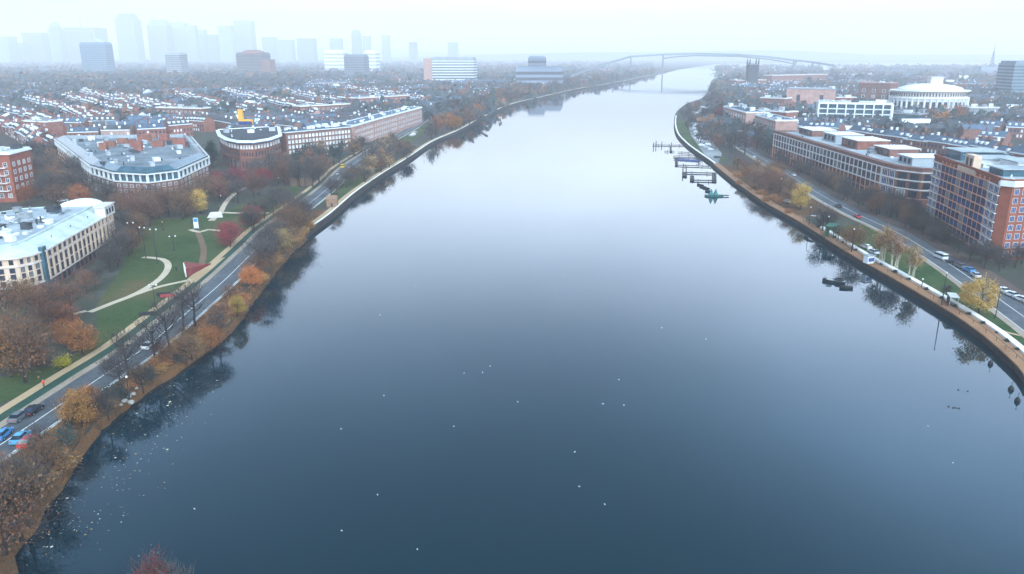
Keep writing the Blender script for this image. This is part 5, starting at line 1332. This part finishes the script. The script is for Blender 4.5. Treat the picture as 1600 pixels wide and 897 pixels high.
def ex_work(t):
    mb = MB(); n = 20                                     # big ring fender lying on the after deck
    for i in range(n):
        for j in range(6):
            a, c = 2*PI*i/n, 2*PI*j/6; mb.v.append((-1.5+(1.15+.28*math.cos(c))*math.cos(a), (1.15+.28*math.cos(c))*math.sin(a), .95+.28*math.sin(c)))
    for i in range(n):
        for j in range(6): mb.f.append((i*6+j, i*6+(j+1)%6, ((i+1)%n)*6+(j+1)%6, ((i+1)%n)*6+j)); mb.m.append(0)
    mb.build("ring_fender", M_hull, t, True)
    mb = MB(); mb.box((1.3,0,1.0), (1.6,1.3,1.1), 0, 0, .85); mb.build("cabin", M_deck, t); mb = MB(); mb.box((1.3,0,1.15), (1.66,1.1,.45)); mb.build("window", M_glass, t)
    mb = MB(); mb.tube((2.6,0,.6), (2.6,0,1.6), .05, .05, 5); mb.build("bollard", M_hull, t)
boat("work_boat", "dark moored boat with a big ring fender on its deck", 1303, 439, 6.4, 2.7, 2.75, M_hull, M_deck, ex_work)
boat("dinghy", "small dark dinghy tied behind the moored boat with the ring fender", 1322, 449, 3.6, 1.4, 2.9, M_hull, M_hull, None)
def ex_teal(t):
    for x in (-1.6, .6):
        mb = MB(); mb.v = [(x-1,-1.1,.7),(x+1,-1.1,.7),(x+1,1.1,.7),(x-1,1.1,.7),(x-.2,-.2,3.6),(x+.2,.2,3.6)]; mb.f = [(0,1,5,4),(1,2,5),(2,3,4,5),(3,0,4)]; mb.m = [0]*4; mb.build("tarpaulin", M_teal, t)
    mb = MB(); mb.box((4.6,0,.5), (4.5,1.3,.35)); mb.build("gangplank", M_dock, t)
boat("covered_barge", "teal tarpaulin-covered barge nearest the camera of the dock group", 1116, 306, 8.5, 3.4, .0, M_teal, M_dock, ex_teal)
for i, (px, py) in enumerate(((1094,289),(1098,292),(1103,294),(1107,299))):
    boat("rowing_boat", "small dark rowing boat in the slanting string above the teal barge", px, py, 4.2, 1.3, 2.2, M_hull, M_hull, None, "boat", "string of dark rowing boats")
for i, (px, py) in enumerate(((1062,249.5),(1070,250),(1078,250.5),(1086,251))):
    boat("rowing_boat", "slim bluish rowing boat moored inside the bracket-shaped dock", px, py, 6.5, 1.2, .08, mat("blue_hull",(0.06,0.08,0.2),.4,.2,1.0), M_deck, None, "boat", "rowing boats in the bracket dock")
def buoy(px, py, label, s=1.0):
    p = G(px, py, z=.3); t = thing("mooring_buoy", label, "buoy", (p.x,p.y,0)); mb = MB(); mb.lathe([(.12,-.3),(.55,-.05),(.62,.3),(.4,.75),(.1,1.1)], 12); mb.build("float", M_hull, t, True); t.scale = (s,s,s)
    mb = MB(); mb.tube((0,0,1.05), (0,0,1.75), .05, .04, 6); mb.box((0,0,1.85), (.3,.04,.22)); mb.build("flag_rod", M_dkroof, t)
buoy(1548, 567, "black marker buoy nearest the boardwalk's grass bend", .9); buoy(1580, 607, "black marker buoy off the tip of the boardwalk's last curve", .9); buoy(1590, 625, "black marker buoy lowest at the frame edge", .9)

# ------------------------------------------------------------------ birds on the water
M_gull = mat("white_feathers", (0.6,0.6,0.59), 0.8, 0.05, 4.0); M_duck = mat("dark_feathers", (0.03,0.028,0.025), 0.8, 0.2, 4.0); M_beak = mat("yellow_beak", (0.6,0.35,0.05), 0.6, 0.1, 4.0)
def bird_mesh(m):
    mb = MB(); prof_ = [(-.26,.1,.02),(-.2,.11,.07),(-.08,.1,.125),(.06,.1,.13),(.16,.12,.1),(.2,.19,.06),(.215,.26,.058),(.25,.285,.055),(.29,.27,.03),(.345,.255,.006)]
    n = 8; k = len(prof_)
    for x, z, r in prof_:
        for j in range(n):
            a = 2*PI*j/n; mb.v.append((x, r*math.cos(a), z+r*.85*math.sin(a)))
    for i in range(k-1):
        for j in range(n): mb.f.append((i*n+j, i*n+(j+1)%n, (i+1)*n+(j+1)%n, (i+1)*n+j)); mb.m.append(1 if i == k-2 else 0)
    mb.f.append(tuple(range(n))[::-1]); mb.m.append(0)
    return mb.mesh("gull", [m, M_beak], True)
GU = bird_mesh(M_gull); DU = bird_mesh(M_duck)
gulls = [(652, 858), (534, 829), (304, 795), (590, 773), (533, 670), (709, 666), (809, 628), (600, 618), (766, 572), (725, 583), (942, 631), (898, 706), (945, 788), (905, 760), (1103, 530), (967, 593), (1489, 723), (1450, 666), (594, 492), (880, 430), (754, 582), (648, 446), (975, 633), (1034, 512), (1495, 537), (1508, 551)]
for i, (x, y) in enumerate(gulls):
    p = G(x, y, z=0.05); o = link("gull", GU); s_ = R.uniform(.42,.68); o.location = (p.x,p.y,-.02); o.rotation_euler = (0,0,R.uniform(0,6.28)); o.scale = (s_,s_,s_)
    tag(o, "white gull sitting alone on the open dark water of the river", "bird", "white gulls scattered on the river")
for i, (x, y) in enumerate(((1482,635),(1489,637),(1493,637),(1498,638),(1497,609),(1512,611))):
    p = G(x, y, z=0.05); o = link("duck", DU); o.location = (p.x,p.y,-.02); o.rotation_euler = (0,0,R.uniform(-.4,.4)); o.scale = (.85,.85,.85)
    tag(o, "dark duck swimming in the small group off the curved boardwalk", "bird", "dark ducks off the boardwalk")

# floating leaves by the near bank, fallen leaves on the verge
rr = random.Random(5); mb = MB()
for _ in range(330):
    t = rr.random(); x = 60+260*t+rr.gauss(0,28); y = 860-290*t+rr.gauss(12,34)
    p = G(x, y, z=0.012)
    if not inside((p.x,p.y), RIVER): continue
    a = rr.uniform(0,6.28); s_ = rr.uniform(.05,.17)*(1.8 if rr.random() < .07 else 1); e = rr.uniform(.35,1)
    u = Vector((math.cos(a),math.sin(a),0))*s_; v = Vector((-math.sin(a),math.cos(a),0))*s_*e; p.z = 0.02+rr.random()*.02
    mb.quad(p-u, p-v, p+u, p+v, rr.choice([0,0,1,2]))
o = mb.build("floating_leaves", [mat("pale_dead_leaf",(0.55,0.48,0.38),.8,.2,1.0), LM["tan"], LM["gold"]]); o["kind"] = "stuff"; o["label"] = "pale dead leaves drifting on the dark water along the near bank"
mb = MB()
for _ in range(8000):
    k = rr.randrange(len(bankL)-1); p0 = bankL[k]; e0 = min(edge, key=lambda q: abs(q.y-p0.y)); p = p0.lerp(e0, rr.random()**.8)+Vector((rr.uniform(-1,1)*.4,rr.uniform(-2,2),0))
    if p.x > p0.x-.6: continue
    p.z = LAND+.03+rr.random()*.06; a = rr.uniform(0,6.28); s_ = rr.uniform(.07,.2)
    u = Vector((math.cos(a),math.sin(a),rr.uniform(-.3,.3)))*s_; v = Vector((-math.sin(a),math.cos(a),rr.uniform(-.3,.3)))*s_*.7; mb.quad(p-u,p-v,p+u,p+v,rr.choice([0,0,1,2]))
o = mb.build("fallen_leaves", [LM["rust"], LM["tan"], LM["orange"]]); o["kind"] = "stuff"; o["label"] = "rusty fallen leaves covering the bank below the near road"

mb = MB(); lw = [(p.x,p.y) for p in le + lawn_back]; xs = [p[0] for p in lw]; ys = [p[1] for p in lw]; tr_ = [(t,a) for t,a in TREES if min(xs)-9 < t.x < max(xs)+9 and min(ys)-9 < t.y < max(ys)+9]
for _ in range(5200):
    t, a_ = rr.choice(tr_); p = Vector((t.x+rr.gauss(0,3.4), t.y+rr.gauss(0,3.4), LAND+.03+rr.random()*.05))
    if not inside(p, lw): continue
    a = rr.uniform(0,6.28); s_ = rr.uniform(.07,.17); u = Vector((math.cos(a),math.sin(a),rr.uniform(-.3,.3)))*s_; v = Vector((-math.sin(a),math.cos(a),rr.uniform(-.3,.3)))*s_*.7; mb.quad(p-u,p-v,p+u,p+v,rr.choice([0,0,1,2]))
o = mb.build("fallen_leaves", [LM["brown"], LM["tan"], LM["rust"]]); o["kind"] = "stuff"; o["label"] = "brown fallen leaves scattered on the park lawn under the trees"
for i, (ln_, y_, off_, c_, lb_) in enumerate(((RL, 430, 2, "silver", "silver car on the left road beside the long white-windowed slab"), (RL, 505, -2, "black", "black car on the left road below the hazy terrace range"), (RL, 590, 2, "white", "white car on the left road nearing the far car park"),
        (RR, 330, 2, "black", "black car on the opposite road level with the green shelter"), (RR, 222, -2.4, "silver", "silver car on the opposite road between the birches and the white van"), (RR, 420, -2, "white", "white car on the opposite road behind the reddish trees"))):
    k = near(ln_, y_); n_ = normals(ln_)[k]; q = ln_[k]+n_*off_; put_car("car", c_, q.x, q.y, math.atan2(-n_.x, n_.y), lb_)

# ------------------------------------------------------------------ street and park furniture
M_iron = MATS["dark_iron"]; M_globe = mat("lamp_globe_white", (0.55,0.55,0.53), 0.3, 0.05, 2.0)
def lamp(px, py, h, label, heads=2, group=None, globe=None):
    p = G(px, py); t = thing("street_lamp", label, "lamp", (p.x,p.y,LAND), R.uniform(-.4,.4), group); mb = MB(); mb.path([(0,0,-.1),(0,0,h*.5),(0,0,h)], [.16,.11,.08], 7); mb.build("post", M_iron, t)
    mb = MB(); mb.lathe([(.28,0),(.26,.3),(.16,.5),(.12,.6)], 8); mb.build("base", M_iron, t)
    for k in range(heads):
        s_ = 1 if k == 0 else -1; off = .9 if heads == 2 else .0
        if off:
            mb = MB(); mb.path([(0,0,h-.3),(s_*off*.6,0,h),(s_*off,0,h-.02)], [.05,.045,.04], 5); mb.build("arm", M_iron, t)
        mb = MB(); mb.lathe([(.06,h-.25),(.2,h-.14),(.24,h+.04),(.17,h+.2),(.04,h+.27)], 10, (s_*off,0)); mb.build("lamp_head", globe or M_globe, t, True)
lamp(209,389,9,"tall thin twin-headed lamp nearest the cream block's end gable"); lamp(228,403,10,"tall twin-headed lamp at the end of the curved pale park path"); lamp(246,412,11,"tallest twin-headed lamp, over the curved pale path")
lamp(272,392,5,"short twin-headed lamp alone in the middle of the park lawn"); lamp(255,360,3.2,"low lamp with an orange globe at the back of the park lawn", 1, None, M_orange)
lamp(216,344,4.5,"low globe lamp behind the park lawn close to the cream block"); lamp(233,345,4.5,"low globe lamp behind the park lawn, between two bare trees", 1)
lamp(243,480,6,"twin-headed lamp on the lawn between the path fork and the benches"); lamp(203,627,5,"short globe lamp on the near water edge beside pale stones", 1)
lamp(346,320,4,"globe lamp beside the pale path below the curved brick building", 1); lamp(436,292,4.5,"globe lamp on the lawn past the maroon tree", 1); lamp(450,318,5,"slim lamp by the lawn where the road emerges from trees", 1)
lamp(1555,497,8,"dark street lamp on the opposite road kerb beyond the large yellow tree", 1); lamp(1471,478,9,"dark tall lamp post beside the white bus shelter", 1); lamp(1440,449,2.4,"low white globe lamp on the grass below the birches", 1)
lamp(1330,395,8,"dark lamp post rising through the tan tree by the boardwalk", 1); lamp(1218,310,9,"dark lamp post among the reddish trees by the dock bend", 1); lamp(513,262,8,"dark lamp post in the trees below the white-windowed slab", 1)
for i, (px, py) in enumerate(((1292,368),(1264,352))): lamp(px, py, 7, ["dark lamp post beside the green shelter","dark lamp post beside the white awning"][i], 1)

p = G(307,357); t = thing("information_sign", "tall white and blue sign panel at the end of the brown brick path", "sign", (p.x,p.y,LAND), .1)
mb = MB(); mb.box((0,0,2.1),(1.7,.3,3.9)); mb.build("panel", M_white, t); mb = MB(); mb.box((0,-.17,3.2),(1.45,.06,1.3)); mb.build("blue_panel", mat("sign_blue",(0.06,0.18,0.42),.5,.1,1.0), t); mb = MB(); mb.box((0,0,.1),(2.1,.7,.4)); mb.build("plinth", M_grey, t)
for x in (-1.9, 2.2): mb = MB(); mb.tube((x,0,0),(x,0,3.6),.1,.1,6); mb.build("post", M_iron, t)
# red wedge pavilion
q0, q1, q2, q3 = G(292,434), G(330,413), G(318,415), G(289,424)
t = thing("wedge_pavilion", "low dark red wedge-shaped pavilion with white-striped end beside the sandy path", "pavilion", (q0.x,q0.y,LAND))
V = [q-Vector((q0.x,q0.y,LAND)) for q in (q0,q1,q2,q3)]; mb = MB()
mb.v = [tuple(v) for v in V]+[(V[0].x,V[0].y,2.6),(V[1].x,V[1].y,.35),(V[2].x,V[2].y,.5),(V[3].x,V[3].y,3.1)]; mb.f = [(3,2,1,0),(0,1,5,4),(1,2,6,5),(2,3,7,6),(3,0,4,7),(4,5,6,7)]; mb.m = [0]*6
mb.build("shell", mat("dark_red_cladding",(0.2,0.045,0.04),.7,.25,.5), t); mb = MB()
for k in (.15,.5,.85):
    c = V[3].lerp(V[0],k); mb = MB(); d = (V[0]-V[3]).normalized(); o_ = Vector((d.y,-d.x,0))*-1; mb.box((c.x-.1,c.y,1.45),(.35,.4,2.9+.2*(1-k)),math.atan2(d.y,d.x)); mb.build("stripe", M_white, t)
def bench(px, py, rz, label, m):
    p = G(px, py); t = thing("park_bench", label, "bench", (p.x,p.y,LAND), rz); mb = MB(); mb.box((0,0,.45),(3.6,.6,.1)); mb.build("seat", m, t); mb = MB(); mb.box((0,.3,.8),(3.6,.08,.6)); mb.build("backrest", m, t)
    for x in (-1.5,1.5): mb = MB(); mb.box((x,0,.2),(.12,.5,.42)); mb.build("leg", M_iron, t)
bench(262,466,.3,"red bench by the sandy path at the lawn corner", mat("red_bench_paint",(0.3,0.05,0.05),.6,.2,1.0)); bench(256,463,.3,"dark bench just behind the red one", M_iron); bench(230,494,.4,"dark bench beside the sandy path nearer the near road", M_iron)
# shelters, kiosk
p = G(1487,477); t = thing("bus_shelter", "white-roofed bus shelter with dark glass by the opposite road", "shelter", (p.x,p.y,LAND), 1.25)
mb = MB(); mb.box((0,0,2.75),(4.4,2.2,.22)); mb.build("roof", M_white, t); mb = MB(); mb.box((0,.95,1.4),(4.0,.08,2.3)); mb.build("back_glass", M_glass, t)
for x in (-2,2):
    for y in (-.95,.95): mb = MB(); mb.tube((x,y,0),(x,y,2.7),.06,.06,6); mb.build("post", M_frame_w, t)
mb = MB(); mb.box((0,.6,.5),(3.2,.4,.1)); mb.build("seat", M_iron, t)
p = G(1354,412); t = thing("ticket_kiosk", "small white kiosk with a blue front standing on the parapet", "kiosk", (p.x+.6,p.y,LAND+.3), .35); t.scale = (.75,.75,.8)
mb = MB(); mb.box((0,0,1.5),(3.6,2.6,3.0)); mb.build("wall", M_white, t); mb = MB(); mb.box((0,-1.33,1.5),(2.9,.08,1.5)); mb.build("shutter", mat("kiosk_blue",(0.05,0.09,0.25),.5,.1,1.0), t); mb = MB(); mb.box((0,0,3.12),(4.1,3.1,.22)); mb.build("roof", M_whroof, t)
p = G(1298,371); t = thing("park_shelter", "green-framed open shelter between the boardwalk and the road", "shelter", (p.x,p.y,LAND), 1.0); M_pg = mat("green_shelter_paint",(0.03,0.1,0.065),.6,.2,.8)
for x in (-3.2,3.2):
    for y in (-1.4,1.4): mb = MB(); mb.box((x,y,2.2),(.3,.3,4.4)); mb.build("post", M_pg, t)
mb = MB(); mb.box((0,1.4,2.0),(6.2,.15,3.6)); mb.build("screen", M_pg, t); mb = MB(); mb.box((0,0,4.5),(7,3.4,.25)); mb.build("roof", M_pg, t)
p = G(1272,351); t = thing("awning", "curved white awning above the boardwalk behind bare branches", "awning", (p.x,p.y,LAND), 2.2); mb = MB()
for k in range(9):
    a = PI*k/8; mb.v += [(3.4*-math.cos(a),-1.6,2.0+1.6*math.sin(a)),(3.4*-math.cos(a),1.6,2.0+1.6*math.sin(a))]
for k in range(8): mb.f.append((2*k,2*k+1,2*k+3,2*k+2)); mb.m.append(0)
mb.build("canopy", M_white, t)
for x in (-3.35,3.35): mb = MB(); mb.tube((x,0,0),(x,0,2.05),.07,.07,6); mb.build("post", M_iron, t)
# timber screen and small boathouse by the bend
p = G(471,291); t = thing("timber_screen", "brown timber screen panels standing at the back of the lawn", "screen", (p.x,p.y,LAND), .05)
for k in range(3):
    mb = MB(); mb.box((-3.8+k*3.8,0,2.2),(3.3,.2,4.2)); mb.build("panel", mat("brown_timber",(0.13,0.085,0.06),.85,.25,.8), t); mb = MB(); mb.tube((-5.6+k*3.8,0,0),(-5.6+k*3.8,0,4.8),.12,.12,6); mb.build("post", M_iron, t)
mb = MB(); mb.tube((5.8,0,0),(5.8,0,4.8),.12,.12,6); mb.build("post", M_iron, t)
p = G(518,324); t = thing("pump_house", "small tan brick hut on the strip between road and river", "hut", (p.x,p.y+2,LAND), .1); t.scale = (.75,.75,.75); M_tanb = mat("tan_brick",(0.2,0.12,0.08),.9,.2,.5)
mb = MB(); mb.v = [(-3,-2.4,0),(3,-2.4,0),(3,2.4,0),(-3,2.4,0),(-3,-2.4,4.6),(3,-2.4,4.6),(3,2.4,4.6),(-3,2.4,4.6),(-3,0,6.4),(3,0,6.4)]; mb.f = [(0,1,5,4),(2,3,7,6),(1,2,6,9,5),(3,0,4,8,7)]; mb.m = [0]*4; mb.build("wall", M_tanb, t)
mb = MB(); mb.v = [(-3.3,-2.8,4.45),(3.3,-2.8,4.45),(3.3,0,6.55),(-3.3,0,6.55),(-3.3,2.8,4.45),(3.3,2.8,4.45)]; mb.f = [(0,1,2,3),(3,2,5,4)]; mb.m = [0]*2; mb.build("roof", M_tanb, t); mb = MB(); mb.box((0,-2.43,1.2),(1.2,.1,2.4)); mb.build("door", M_dkroof, t)
# white steps by the pale path, pale boulders at the water
p = G(336,340); t = thing("garden_steps", "pale stone steps at the foot of the path below the curved brick building", "steps", (p.x,p.y,LAND), .2)
for k in range(5): mb = MB(); mb.box((0,k*.8,.1+k*.18),(6-k*.4,.78,.2+k*.36)); mb.build("step", M_pale_stone, t)
M_rock = mat("pale_boulder", (0.26,0.24,0.21), 0.9, 0.25, 1.2)
for i, (px, py, s_) in enumerate(((196,632,.8),(203,625,.6),(209,621,.7),(190,638,.5),(205,634,.9),(214,612,.5))):
    p = G(px, py, z=1.0); bm = bmesh.new(); bmesh.ops.create_icosphere(bm, subdivisions=2, radius=s_*.75)
    for v in bm.verts: v.co *= R.uniform(.78,1.15); v.co.z *= .7
    me = bpy.data.meshes.new("boulder"); bm.to_mesh(me); bm.free(); me.materials.append(M_rock); o = link("boulder", me); o.location = (p.x,p.y,LAND+.15); tag(o, "pale boulder in the small heap at the water edge by the rusty tree", "rock", "pale boulders on the near bank")

# ------------------------------------------------------------------ people
def person(px, py, rz, label, coat, legs, stride=.22):
    p = G(px, py); J = [(0,0,.98),(0,0,1.2),(0,0,1.44),(0,.0,1.53),(0,-.01,1.66),(0,-.01,1.76), (.1,0,.93),(.11,-stride*.4,.5),(.11,-stride,.07),(.11,-stride-.16,.04), (-.1,0,.93),(-.11,stride*.3,.5),(-.11,stride,.08),(-.11,stride-.14,.04), (.2,0,1.42),(.26,.08,1.13),(.25,-.02,.88), (-.2,0,1.42),(-.26,-.06,1.13),(-.25,-.14,.9)]
    rad_ = [.17,.15,.17,.06,.105,.08,.1,.075,.05,.04,.1,.075,.05,.04,.075,.05,.035,.075,.05,.035]
    E = [(0,1),(1,2),(2,3),(3,4),(4,5),(0,6),(6,7),(7,8),(8,9),(0,10),(10,11),(11,12),(12,13),(2,14),(14,15),(15,16),(2,17),(17,18),(18,19)]
    me = bpy.data.meshes.new("person"); me.from_pydata(J, E, []); o = link("person", me); md = o.modifiers.new("skin", 'SKIN'); me.skin_vertices[0].data[0].use_root = True
    for i, r_ in enumerate(rad_): me.skin_vertices[0].data[i].radius = (r_, r_*.8)
    sb = o.modifiers.new("sub", 'SUBSURF'); sb.levels = sb.render_levels = 1
    dg = bpy.context.evaluated_depsgraph_get(); m2 = bpy.data.meshes.new_from_object(o.evaluated_get(dg)); o.modifiers.clear(); o.data = m2
    m2.materials.clear()
    for m_ in (coat, legs, mat("skin",(0.5,0.3,0.22),.7,.05,3.0), M_dkroof): m2.materials.append(m_)
    for f in m2.polygons:
        z = f.center.z; f.material_index = 0 if .92 < z < 1.52 else 1 if z <= .92 else (3 if z > 1.7 or f.center.y > .03 else 2)
    o.location = (p.x,p.y,LAND+.06); o.rotation_euler = (0,0,rz); tag(o, label, "person")
person(69, 606, .2, "person in a bright red coat walking on the sandy path beside the near road", mat("red_coat",(0.55,0.05,0.03),.8,.1,2.0), M_hull)
person(276, 424, 1.0, "person in dark clothes standing on the park lawn", M_hull, M_dkroof, .05)
